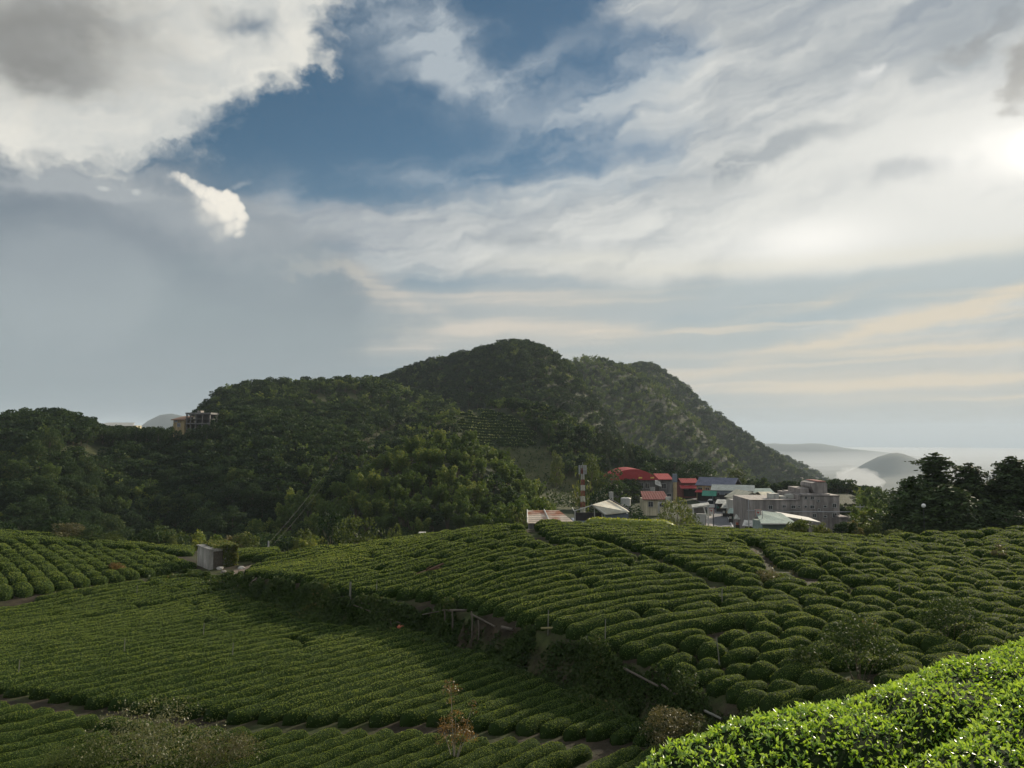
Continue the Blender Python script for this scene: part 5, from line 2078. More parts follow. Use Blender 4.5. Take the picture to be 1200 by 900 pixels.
# ---- the hut on the terrace
def hut():
    x, y, z = ground_at(245, 668)
    w, d, h = 2.5, 3.6, 1.8
    t = thing('hut', 'grey cement hut with plank door and creeper-grown roof on the upper left terrace', 'hut', (x, y, z), R(38))
    b = MB()
    th = 0.18
    b.box(0, w, d - th, d, -0.5, h).box(0, th, th, d - th, -0.5, h).box(w - th, w, th, d - th, -0.5, h)
    b.box(0, 0.35, 0, th, -0.5, h).box(1.35, w, 0, th, -0.5, h).box(0.35, 1.35, 0, th, 1.64, h)
    b.build('wall', C['block'], t)
    MB().box(-0.08, w + 0.1, -0.1, d + 0.08, h + 0.002, h + 0.10).build('roof', C['block'], t)
    dr = MB()
    for k in range(4):
        dr.box(0.36 + k * 0.245, 0.585 + k * 0.245, 0.05, 0.10, 0.02, 1.62)
    dr.box(0.36, 1.34, 0.02, 0.05, 0.4, 0.5).box(0.36, 1.34, 0.02, 0.05, 1.25, 1.35)
    do = dr.build('door', M_WOOD, t)
    MB().box(1.22, 1.28, -0.03, 0.02, 0.95, 1.1).build('handle', C['darkmetal'], do)
    # creepers over roof and front
    rg = np.random.default_rng(4)
    n = 2600
    p = np.stack([0.35 + 2.2 * rg.random(n) ** 0.7, rg.uniform(-0.3, d, n), h + 0.12 + 0.26 * rg.random(n)], 1)
    m = rg.integers(0, 3, n) == 0
    p[m] = np.stack([rg.uniform(1.2, 2.6, m.sum()), rg.uniform(-0.3, -0.04, m.sum()), h + 0.2 - 1.9 * rg.random(m.sum()) ** 1.5], 1)
    lv, lq = rand_leaves(p, np.tile([0, -0.4, 0.6], (n, 1)), np.full(n, 0.20), rg, 0.1, 1.5)
    ct = link('creeper', new_mesh('creeper', lv, lq, None, [M_SHRUB], None, {'tone': np.repeat(0.25 + 0.65 * rg.random(n), 4)}), None, None,
              'green creeper hanging over the roof and right corner of the hut', 'creeper')
    ct.location, ct.rotation_euler = t.location, t.rotation_euler
hut()


def stone(px, py, s, label, m='stone', seed=0):
    x, y, z = ground_at(px, py)
    rg = np.random.default_rng(seed)
    n, k = 7, 9
    th = np.linspace(0, np.pi, n)[:, None]; ph = np.linspace(0, 2 * np.pi, k, endpoint=False)[None]
    d = np.stack([np.sin(th) * np.cos(ph), np.sin(th) * np.sin(ph), np.cos(th) + 0 * ph], -1).reshape(-1, 3)
    r = s * (0.7 + 0.5 * vnoise(d[:, 0] * 1.7 + seed, d[:, 1] * 1.7, d[:, 2] * 1.7))[:, None]
    v = d * r * np.array([1.2, 0.9, 0.6])
    ii = np.arange(n * k).reshape(n, k); jj = np.roll(ii, -1, 1)
    q = np.stack([ii[:-1], ii[1:], jj[1:], jj[:-1]], -1).reshape(-1, 4)
    link('stone', new_mesh('stone', v, q, None, [C[m]]), None, (x, y, z + s * 0.3), label, 'stone')


stone(283, 667, 0.32, 'pale flat stone on the soil path just right of the hut', 'block', 1)
stone(258, 667, 0.30, 'grey stone at the foot of the hut door', 'block', 2)
stone(262, 671, 0.26, 'brownish stone in front of the hut at the head of the lower field', 'stone', 3)
stone(321, 659, 0.26, 'white stone at the far bend of the soil path', 'white', 4)
stone(308, 663, 0.24, 'reddish stone on the verge of the soil path', 'orange', 5)
stone(471, 737, 0.28, 'reddish-brown lump at the foot of the bank below the path', 'orange', 6)


# ---- stakes, poles and rails in the fields
def stake(px, py, h, label, r=0.022, lean=0.03, m=None):
    x, y, z = ground_at(px, py)
    b = MB().tube([(0, 0, -0.3), (lean * 0.5, 0, h * 0.5), (lean, 0.02, h)], [r, r * 0.95, r * 0.9], 7)
    b.build('stake', m or M_STAKE, None, loc=(x, y, z), label=label, cat='stake')


stake(642, 742, 1.05, 'pale thin stake at the corner of the path above the bank')
stake(709, 764, 1.35, 'pale thin stake beside the path at the edge of the rounded bushes')
stake(844, 786, 1.25, 'leaning pale stake among the rounded bushes left of the large dark bush', lean=-0.12)
stake(410, 704, 1.1, 'yellowish stake at the corner of the path, leftmost above the bank', 0.06)
stake(441, 698, 0.9, 'short pale stake among the tea rows above the left end of the bank')
stake(846, 714, 1.0, 'thin stake in the bare patch of the right-hand slope')
stake(1029, 664, 1.1, 'thin stake among the far bushes below the dark grove')
stake(1054, 710, 1.0, 'thin stake right of the middle of the right-hand slope')
stake(238, 752, 1.0, 'pale stake in the middle of the lower field')
stake(145, 772, 1.0, 'pale stake in the left part of the lower field')
stake(21, 800, 1.0, 'pale stake near the left edge of the lower field')
stake(272, 778, 1.0, 'pale stake standing between two rows right of the middle of the lower field')
stake(160, 702, 1.0, 'pale stake near the head of the lower field below the hut terrace')


def log(pa, pb, r, label, lift=0.15, name='wooden_pole', m=None, sag=0.0):
    a, b_ = np.array(ground_at(*pa)), np.array(ground_at(*pb))
    a[2] += lift; b_[2] += lift
    mid = (a + b_) / 2 + (0, 0, -sag)
    c = a.copy()
    MB().tube([a - c, mid - c, b_ - c], [r, r * 0.95, r * 0.85], 8).build(name, m or M_WOOD, None, loc=tuple(c), label=label, cat='pole')


log((424, 712), (462, 716), 0.06, 'grey wooden pole lying along the path at the top of the bank', 0.25)
log((414, 716), (470, 738), 0.03, 'long thin rail slanting down the bank towards the reddish lump', 0.35)
log((508, 722), (546, 722), 0.07, 'thick level pole on the bank top, right of the slanting rail', 0.30)
log((552, 727), (580, 742), 0.05, 'bleached pole slanting along the bank edge', 0.32)
log((588, 741), (601, 744), 0.08, 'short pale plank lying at the bank edge', 0.25)
log((495, 731), (517, 727), 0.03, 'thin bent rail in front of the thick level pole', 0.5)
log((731, 792), (772, 814), 0.05, 'whitish pipe along the path edge near the rounded bushes', 0.3)
log((776, 812), (792, 824), 0.045, 'short whitish pipe lower down the path edge', 0.3)
log((826, 840), (846, 850), 0.045, 'short bleached pole on the path just above the bright near tea', 0.2, m=M_STAKE)
log((268, 682), (280, 692), 0.10, 'bleached plank leaning at the bend of the bank below the hut path', 0.3)
log((634, 742), (656, 741), 0.05, 'yellowish plank on two short posts at the corner of the path', 0.22, m=plain('yellow_plank', (0.20, 0.18, 0.08), 0.8, 0, 0.3, 4))


def bank_post(px, py, h, label):
    x, y, z = ground_at(px, py)
    MB().tube([(0, 0, -0.3), (0.02, 0, h * 0.6), (-0.03, 0.03, h)], [0.05, 0.045, 0.035], 7).build('wooden_post', M_WOOD, None, loc=(x, y, z), label=label, cat='post')


for k, (px_, py_, h_) in enumerate(((530, 742, 1.2), (553, 747, 1.3), (561, 748, 0.9), (521, 736, 1.0), (458, 741, .6))):
    bank_post(px_, py_, h_, ['weathered post below the left end of the thick level pole', 'weathered post below the right end of the thick level pole', 'short weathered post on the bank right of the thick level pole',
                             'weathered post half hidden in weeds left of the thick level pole', 'low weathered post beside the reddish lump'][k])


def fallen_branch():
    x, y, z = ground_at(505, 678)
    b = MB()
    b.tube([(-0.9, 0, 0.2), (0, 0.1, 0.55), (0.8, 0.0, 0.95)], [0.12, 0.10, 0.06], 7)
    b.tube([(0.1, 0.1, 0.55), (0.5, 0.4, 0.6), (0.9, 0.5, 0.45)], [0.07, 0.05, 0.02], 6)
    b.tube([(-0.3, 0, 0.4), (-0.2, -0.3, 0.7), (0.1, -0.4, 0.9)], [0.06, 0.04, 0.02], 6)
    b.build('dead_branch', plain('brown_bark', (0.12, 0.07, 0.045), 0.9, 0, 0.4, 5), None, loc=(x, y, z), label='brown dead branch lying on the tea rows in the middle of the upper field', cat='branch')
fallen_branch()


# ---- shed and rusty roof just behind the crest
def shed():
    Y = 105
    x, y, z = place(704, Y)
    zb = zrow(625, Y)
    w = 63 / FOC * Y
    t = thing('shed', 'blue-grey shed with pale gable roof and open white frame, behind the bright hedge', 'shed', (x, y, zb), 0.0)
    zt = zrow(588, Y) - zb
    ze = zrow(600.5, Y) - zb
    zw = zrow(602, Y) - zb
    MB().box(-w / 2, w / 2, 0, 6.0, -1.5, zw - 1.2).build('lower_wall', C['bluewall'], t)
    MB().box(0.6, w / 2, 0.006, 5.99, zw - 1.196, zw).build('upper_wall', C['bluewall'], t)
    r = MB()
    xa, xr, xe = -1.4, 1.55, w / 2 + 0.1
    # pale roof: near slope falls towards the right front
    r.slab((-1.35, -0.5, ze + 1.05), (0.45, -0.5, ze - 0.25), (xe, -0.3, ze + 0.1), (xr, 3.6, zt), 0.10)
    r.slab((xr, 3.604, zt), (xe, -0.296, ze + 0.1), (xe + 0.3, 5.5, ze), (xr + 0.6, 6.5, zt - 0.2), 0.10)
    r.build('roof', C['whiteroof'], t)
    MB().tube([(xr - 0.1, 3.3, zt + 0.12), (xe + 0.05, -0.2, ze + 0.3)], 0.10, 6).build('ridge_beam', C['darkmetal'], t)
    f = MB()
    for xx in (-w / 2 + 0.1, -0.9, 0.1):
        f.box(xx - 0.06, xx + 0.06, -0.08, 0.06, zw - 1.19, zw + (0.35 if xx < -1 else 0.75 if xx < 0 else 0.0))
    f.tube([(-w / 2, 0, zw + 0.35), (-1.35, -0.4, ze + 0.95)], 0.07, 6).tube([(-w / 2, 3.5, zw + 0.5), (-w / 2, 0, zw + 0.35)], 0.06, 6)
    f.tube([(-1.4, -0.52, ze + 1.1), (0.5, -0.52, ze - 0.2)], 0.11, 6)
    f.build('frame', C['white'], t)
    MB().box(-w / 2 + 0.2, 0.59, 2.5, 2.6, zw - 1.19, zw - 0.1).build('inner_wall', C['dark'], t)
    s = MB().box(0.2, 0.62, -0.05, 0.0, zw - 0.75, zw - 0.55).box(0.2, 1.1, -0.05, -0.002, zw - 0.98, zw - 0.84)
    s.build('notice_board', C['white'], t)
shed()


def rusty():
    Y = 84
    x, y, _ = place(643, Y)
    zb = zrow(628, Y)
    w = 50 / FOC * Y
    t = thing('low_shed', 'low shed with rust-streaked pale roof left of the blue-grey shed', 'shed', (x, y, zb), 0.0)
    zt, ze = zrow(602, Y) - zb, zrow(612.5, Y) - zb
    MB().box(-w / 2 + 0.15, w / 2 - 0.1, 0, 4.0, -1.0, ze - 0.1).build('wall', C['grey'], t)
    MB().slab((-w / 2, -0.3, ze), (w / 2 + 0.5, -0.3, ze), (w / 2 - 1.0, 3.6, zt), (-w / 2 + 0.05, 3.6, zt), 0.10).build('roof', C['rustroof'], t)
    MB().tube([(0.1, -0.32, ze + 0.05), (-0.35, 3.6, zt + 0.05)], 0.09, 6).tube([(-w / 2, -0.32, ze + 0.05), (-w / 2 + 0.05, 3.6, zt + 0.05)], 0.06, 6).build('ridge_strip', C['white'], t)
rusty()


def mast():
    Y = 124
    x, y, _ = place(682.5, Y)
    zb = zrow(608, Y)
    zt = zrow(549, Y) - zb
    t = thing('radio_mast', 'slender red and white lattice mast with aerials behind the blue-grey shed', 'mast', (x, y, zb), 0.3)
    n = 9
    for k in range(n):
        z0, z1 = zt * k / n, zt * (k + 1) / n
        w0, w1 = 0.30 - 0.12 * k / n, 0.30 - 0.12 * (k + 1) / n
        b = MB()
        c = [(-1, -1), (1, -1), (1, 1), (-1, 1)]
        for i, (sx, sy) in enumerate(c):
            nx2, ny2 = c[(i + 1) % 4]
            b.tube([(sx * w0, sy * w0, z0), (sx * w1, sy * w1, z1)], 0.04, 5)
            b.tube([(sx * w0, sy * w0, z0), (nx2 * w1, ny2 * w1, z1)], 0.035, 4)
            b.tube([(nx2 * w0, ny2 * w0, z0), (sx * w1, sy * w1, z1)], 0.035, 4)
            b.tube([(sx * w1, sy * w1, z1 - 0.02), (nx2 * w1, ny2 * w1, z1 - 0.02)], 0.04, 4)
        b.build('lattice_section', C['redpale'] if k % 2 == 0 else C['canvas'], t)
    a = MB()
    for sx, sy in ((-1, 0), (1, 0), (0, 1), (0, -1), (.7, .7), (-.7, .7)):
        a.box(sx * 0.55 - 0.09, sx * 0.55 + 0.09, sy * 0.55 - 0.09, sy * 0.55 + 0.09, zt - 0.9, zt + 0.5)
        a.tube([(0, 0, zt - 0.2), (sx * 0.55, sy * 0.55, zt - 0.2)], 0.03, 4)
    a.tube([(0, 0, zt), (0, 0, zt + 1.0)], 0.03, 5)
    a.build('aerial', C['metal'], t)
mast()


def tank():
    Y = 150
    x, y, _ = place(732.5, Y)
    z = zrow(592.5, Y)
    t = thing('water_tank', 'squat pale water tank behind the blue-grey shed', 'tank', (x, y, z))
    h = zrow(584, Y) - z
    MB().tube([(0, 0, 0), (0, 0, h)], 0.95, 16).build('tank_body', C['tank'], t)
    MB().tube([(0, 0, h - 0.01), (0, 0, h + 0.12), (0, 0, h + 0.2)], [0.97, 0.85, 0.3], 16).build('lid', C['tank'], t)
    MB().box(-0.9, 0.9, -0.9, 0.9, -4.0, -0.01).build('plinth', C['concrete_dark'], t)
    x, y, _ = place(716.5, 152)
    z = zrow(586, 152)
    t2 = thing('cabinet', 'pale upright cabinet on the slope left of the water tank', 'cabinet', (x, y, z), 0.5)
    MB().box(-0.35, 0.35, 0, 0.5, -3.0, 1.55).build('body', C['tank'], t2)
    MB().box(-0.30, 0.30, -0.03, -0.002, 0.1, 1.45).build('door', C['white'], t2)
tank()


# ---- red-roofed hall
def hall():
    Y = 226
    zb = zrow(586.5, Y)
    x0, x1 = XY(722, Y)[0], XY(767.5, Y)[0]
    w = x1 - x0
    t = thing('red_roofed_hall', 'grey hall with broad arched bright red roof on the slope above the street', 'hall', ((x0 + x1) / 2, Y, zb), R(3))
    ze, zt = zrow(562.5, Y) - zb, zrow(549.5, Y) - zb
    walls(t, w - 0.6, 11, ze, C['grey'], z0=-3)
    n = 10
    r = MB()
    xs = np.linspace(-w / 2 - 2.2, w / 2 + 0.4, n)
    zs = ze + 0.6 + (zt - ze - 0.6) * (1 - np.abs(np.linspace(-1, 1, n)) ** 2.0)
    for i in range(n - 1):
        r.slab((xs[i], -1.2, zs[i]), (xs[i + 1] - 0.002, -1.2, zs[i + 1]), (xs[i + 1] - 0.002, 12, zs[i + 1]), (xs[i], 12, zs[i]), 0.12)
    rf = r.build('roof', C['red'], t)
    fb = MB()
    for i in range(n - 1):
        fb.add([(xs[i], -1.22, ze + 0.05), (xs[i + 1], -1.22, ze + 0.05), (xs[i + 1], -1.22, zs[i + 1] - 0.08), (xs[i], -1.22, zs[i] - 0.08)], [(0, 1, 2, 3)])
        fb.add([(xs[i], -1.10, ze + 0.05), (xs[i + 1], -1.10, ze + 0.05), (xs[i + 1], -1.10, zs[i + 1] - 0.08), (xs[i], -1.10, zs[i] - 0.08)], [(3, 2, 1, 0)])
    fa = fb.build('fascia', C['redpaint'], t)
    for xx in (1.0, 4.4):
        e = MB()
        e.tube([(xx, -1.30, ze + 1.25), (xx, -1.24, ze + 1.25)], [0.55, 0.55], 10)
        e.box(xx - 0.5, xx + 0.5, -1.29, -1.24, ze + 0.5, ze + 0.9)
        e.build('emblem', C['yellowmark'], fa)
    for k, xx in enumerate((-3.6, -1.9, -0.2, 1.5, 3.2)):
        window(t, xx, ze - 2.4, 1.1, 1.5)
    for k, xx in enumerate((-3.2, -0.8, 1.6)):
        window(t, xx, ze - 5.0, 1.2, 1.3)
    dd = MB().box(4.05, 5.35, -0.12, -0.002, 0.2, 3.8).build('door', C['white'], t)
    MB().box(5.15, 5.22, -0.2, -0.12, 1.6, 1.9).build('handle', C['darkmetal'], dd)
    MB().box(-w / 2 + 0.6, w / 2 - 1.6, -0.9, -0.01, ze - 3.1, ze - 2.9).build('ledge', C['concrete_dark'], t)
    # annexe to the right
    Y2 = 232
    x0, x1 = XY(771, Y2)[0], XY(788, Y2)[0]
    t2 = thing('annexe', 'narrow annexe with small red roof right of the red-roofed hall', 'annexe', ((x0 + x1) / 2, Y2, zrow(588, Y2)), 0.0)
    z2 = zrow(562, Y2) - zrow(588, Y2)
    walls(t2, x1 - x0 - 0.3, 7, z2, C['grey'], z0=-2)
    MB().slab((-2.4, -0.8, z2 + 0.1), (2.1, -0.8, z2 + 0.1), (2.1, 7, z2 + 1.4), (-2.4, 7, z2 + 1.4), 0.14).build('roof', C['red'], t2)
    window(t2, -0.6, z2 - 2.6, 1.2, 1.4)
    window(t2, 0.9, z2 - 5.4, 1.1, 1.3)
    MB().slab((-3.6, -2.6, z2 - 1.2), (-1.7, -2.6, z2 - 1.9), (-1.7, -0.1, z2 - 0.4), (-3.2, -0.1, z2 + 0.2), 0.05).build('awning', C['canvas'], t2)
    pl = thing('gate_pillar', 'slim ochre pillar with blue-grey box on top right of the annexe', 'pillar', (*XY(790, 214), zrow(583, 214)))
    hp = zrow(565, 214) - zrow(583, 214)
    MB().box(-0.45, 0.45, -0.4, 0.4, -1.5, hp).build('shaft', C['ochre'], pl)
    MB().box(-0.6, 0.55, -0.5, 0.5, hp + 0.002, hp + 2.2).build('cap', C['bluewall'], pl)
    # lower red roof with cream wall
    Y3 = 186
    x0, x1 = XY(753, Y3)[0], XY(782, Y3)[0]
    t3 = thing('cottage', 'cream cottage with low faded red roof below the red-roofed hall', 'cottage', ((x0 + x1) / 2, Y3, zrow(596, Y3)))
    z3 = zrow(585, Y3) - zrow(596, Y3)
    walls(t3, x1 - x0, 5, z3, C['cream'], z0=-2)
    MB().slab((-3.2, -0.6, z3 + 0.02), (2.9, -0.6, z3 + 0.02), (2.9, 5.2, z3 + 1.5), (-2.7, 5.2, z3 + 1.5), 0.12).build('roof', C['redpale'], t3)
    window(t3, -1.2, z3 - 1.7, 1.0, 1.1)
    window(t3, 1.3, z3 - 1.7, 1.0, 1.1)
    MB().box(2.2, 3.5, -0.9, -0.3, z3 - 0.7, z3 + 0.6).build('sign_box', C['white'], t3)
hall()


# ---- houses along the street, from back to front
def shop(px0, px1, Y, base_py, eave_py, ridge_py, wall_m, roof_m, label, rot=0.0, depth=9.0, wins=3, front=None, along_='Y', name='shop', up=True):
    x0, x1 = XY(px0, Y)[0], XY(px1, Y)[0]
    zb = zrow(base_py, Y)
    t = thing(name, label, 'shop', ((x0 + x1) / 2, Y, zb), rot)
    w = (x1 - x0)
    ze, zr = zrow(eave_py, Y) - zb, zrow(ridge_py, Y) - zb
    walls(t, w, depth, ze, C[wall_m], z0=-2)
    gable_roof(t, w, depth, ze + 0.14, zr - ze, C[roof_m], 0.35, along_)
    if along_ == 'Y':
        gable_end(t, w, depth, ze, zr - ze, C[wall_m])
    for k in range(wins):
        xx = -w / 2 + w * (k + 0.5) / wins
        window(t, xx, ze - 1.9, min(1.1, w / wins * 0.55), 1.2)
    if front:
        MB().box(-w / 2 + 0.3, w / 2 - 0.3, -0.12, -0.004, 0.1, 2.6).build('shopfront', C[front], t)
    return t, w, ze


def lean(parent, x0, x1, y0, y1, z0, z1, m, name='awning', t=0.06):
    return MB().slab((x0, y0, z0), (x1, y0, z0), (x1, y1, z1), (x0, y1, z1), t).build(name, C[m], parent)


t_, w_, e_ = shop(799, 817, 238, 582, 566, 562, 'redpale', 'red', 'small house with red roof and red awning at the far end of the street', 0.0, 8, 2, 'dark', 'X')
lean(t_, -w_ / 2 - 1, w_ / 2, -2.2, -0.02, 2.6, 3.4, 'redpaint')
t_, w_, e_ = shop(815, 858, 226, 588, 569, 561, 'yellow', 'blueroof', 'ochre two-storey shop with blue-grey gable roof along the street', R(-28), 9, 5, 'dark', 'X')
lean(t_, -w_ / 2, w_ / 2, -2.0, -0.02, 2.7, 3.3, 'redpaint')
t_, w_, e_ = shop(834, 880, 202, 592, 575, 570, 'bluewall', 'greyroof', 'long shop with grey-green roof behind the green awning', R(-18), 9, 4, 'dark', 'X')
t2_ = lean(t_, -w_ / 2 - 2.4, -w_ / 2 + 1.2, -2.6, -0.02, 2.4, 3.6, 'green')
t_, w_, e_ = shop(866, 893, 178, 598, 585, 577, 'canvas', 'creamroof', 'pale shop with cream gable roof facing the street', R(8), 8, 2, 'dark', 'Y')
MB().box(-w_ / 2 - 1.9, -w_ / 2 - 0.05, 0.2, 3, -1, e_ - 0.1).build('side_wing', C['white'], t_)
t_, w_, e_ = shop(866, 905, 214, 590, 578, 574, 'grey', 'greenroof', 'long low shop with pale green roof behind the cream gable', 0.0, 8, 4, None, 'X')
t_, w_, e_ = shop(893, 905, 190, 590, 581, 578, 'ochre', 'creamroof', 'small buff house squeezed between the cream gable and the concrete building', 0.0, 6, 1, None, 'X')

# the stalls under their awnings on the right side of the street
ST = [(848, 196, 592, 'dark-fronted stall with pale awning, farthest along the street', 'canvas', 4.2), (855, 184, 594, 'stall with white awning, second farthest along the street', 'canvas', 4.0),
      (863, 172, 596.5, 'stall with greenish awning midway along the street', 'greenroof', 4.0), (872, 160, 599, 'stall with wide pale awning nearer the crest', 'canvas', 4.2),
      (882, 148, 602, 'nearest street stall, its awning beside the red and white sign', 'white', 4.0)]
for px_, Y_, top_, lb_, m_, wd in ST:
    x, y = XY(px_, Y_)
    zg = hz(x, y)
    t = thing('market_stall', lb_, 'stall', (x, y, zg), R(-24))
    h = 2.6
    MB().slab((-wd / 2, -1.6, h - 0.5), (wd / 2, -1.6, h - 0.5), (wd / 2, 1.4, h + 0.3), (-wd / 2, 1.4, h + 0.3), 0.06).build('awning', C[m_], t)
    for sx in (-1, 1):
        for yy, hh in ((-1.5, h - 0.57), (1.3, h + 0.2)):
            MB().tube([(sx * (wd / 2 - 0.1), yy, -0.05), (sx * (wd / 2 - 0.1), yy, hh)], 0.04, 6).build('post', C['darkmetal'], t)
    MB().box(-wd / 2 + 0.2, wd / 2 - 0.2, -0.9, -0.2, 0.05, 0.85).build('counter', C['dark'], t)
    MB().box(-wd / 2 + 0.15, wd / 2 - 0.15, 1.2, 1.28, 0, h - 0.2).build('back_screen', C['dark'], t)
    rg = np.random.default_rng(int(px_))
    for k in range(5):
        xx = -wd / 2 + 0.5 + k * (wd - 1.0) / 4
        hb = rg.uniform(0.22, 0.42)
        c = ['redpaint', 'ochre', 'white', 'green', 'orange'][rg.integers(5)]
        a = R(-24)
        lx, ly = xx, -0.55
        bx = MB().box(-0.24, 0.24, -0.2, 0.2, 0, hb).box(-0.26, 0.26, -0.22, 0.22, hb + 0.002, hb + 0.05)
        o = bx.build('goods_box', C[c], None, loc=(x + lx * math.cos(a) - ly * math.sin(a), y + lx * math.sin(a) + ly * math.cos(a), zg + 0.86), label='small coloured goods box on the counter of a street stall', cat='box', group='goods on the street stalls')
        o.rotation_euler = (0, 0, a)


def sign(px, Y, top_py, bot_py, foot_py, label, twin):
    """white board with red border and a red mark pointing down, on a post"""
    x, y = XY(px, Y)
    z = hz(x, y)
    zt, zb_ = zrow(top_py, Y) - z, zrow(bot_py, Y) - z
    h = zt - zb_
    w = h * 0.86
    t = thing('street_sign', label, 'sign', (x, y, z))
    MB().tube([(w * 0.45, 0.1, -0.2), (w * 0.45, 0.1, zb_ + h * 0.3)], 0.09, 7).build('post', C['darkmetal'], t)
    bd = MB().box(-w / 2, w / 2, -0.08, 0.08, zb_, zt).build('board', C['white'], t)
    m = MB()
    e = 0.07 * h
    m.box(-w / 2 + 0.01, w / 2 - 0.01, -0.10, -0.083, zt - e, zt - 0.01).box(-w / 2 + 0.01, -w / 2 + e, -0.10, -0.083, zb_ + e, zt - e - 0.002)
    m.box(w / 2 - e, w / 2 - 0.01, -0.10, -0.083, zb_ + e, zt - e - 0.002)
    cz = zb_ + h * 0.62
    m.add([(-w * 0.27, -0.086, cz + h * 0.10), (0, -0.086, cz - h * 0.22), (w * 0.27, -0.086, cz + h * 0.10), (0, -0.086, cz + h * 0.03)], [(0, 1, 2, 3)])
    m.build('red_mark', C['redpaint'], bd)


sign(832, 142, 595.5, 602.5, 606, 'red-marked white sign on the left side of the street', 0)
sign(886.5, 132, 597, 605.5, 610, 'red-marked white sign on the right side of the street before the stalls', 1)


def street_post(px, Y, top_py, label, arms=False, r=0.09, name='utility_pole', foot=None):
    x, y = XY(px, Y)
    z = hz(x, y) if foot is None else zrow(foot, Y)
    h = zrow(top_py, Y) - z
    t = thing(name, label, 'pole', (x, y, z))
    MB().tube([(0, 0, -0.5), (0, 0, h)], [r, r * 0.75], 8).build('shaft', C['metal'], t)
    if arms:
        MB().box(-0.9, 0.9, -0.05, 0.05, h - 0.55, h - 0.43).build('crossarm', C['metal'], t)
        ins = MB()
        for xx in (-0.75, 0.0, 0.75):
            ins.tube([(xx, 0, h - 0.42), (xx, 0, h - 0.2)], 0.05, 6)
        ins.build('insulator', C['white'], t)
    return (x, y, z + h)


p1 = street_post(1005.5, 150, 591, 'pale utility pole in the mist right of the concrete building', True)
p2 = street_post(1027.5, 172, 589, 'farther pale utility pole left of the dark grove', True)
p3 = street_post(403, 262, 517, 'white pole standing in the forest above the bamboo knoll', False, 0.12)
street_post(875.5, 136, 586, 'dark post beside the stalls, left of the red and white sign', False, 0.12)
street_post(891.5, 130, 599, 'dark post just right of the near red and white sign', False, 0.08)


def cable(a, b_, sag, r, label):
    a, b_ = np.array(a), np.array(b_)
    t = np.linspace(0, 1, 24)[:, None]
    p = a + (b_ - a) * t - np.array([0, 0, 1.0]) * sag * 4 * t * (1 - t)
    MB().tube(p - a, [r] * 24, 5).build('cable', C['darkmetal'] if r < 0.03 else C['metal'], None, loc=tuple(a), label=label, cat='cable')


cable((p1[0] - 22, 148, zrow(598, 148)), (p1[0], p1[1], p1[2] - 1.4), 0.1, 0.07, 'pale cable running from the concrete building to the near pole')
cable((p1[0], p1[1], p1[2] - 1.4), (p2[0] + 4, p2[1], zrow(598, 172)), 0.1, 0.07, 'pale cable running from the near pole towards the dark grove')
gx0 = XY(317, 100)[0]
street_post(317, 100, 634, 'short post with turquoise cover at the crest where the cables start', False, 0.12, 'cable_post', 640)
cable((gx0, 100, zrow(637, 100)), (p3[0], p3[1], p3[2] - 0.5), 1.5, 0.009, 'upper of two thin cables slanting up over the dark forest')
cable((gx0 + 0.6, 100, zrow(638, 100)), (p3[0], p3[1], p3[2] - 2.0), 2.0, 0.008, 'lower of two thin cables slanting up over the dark forest')


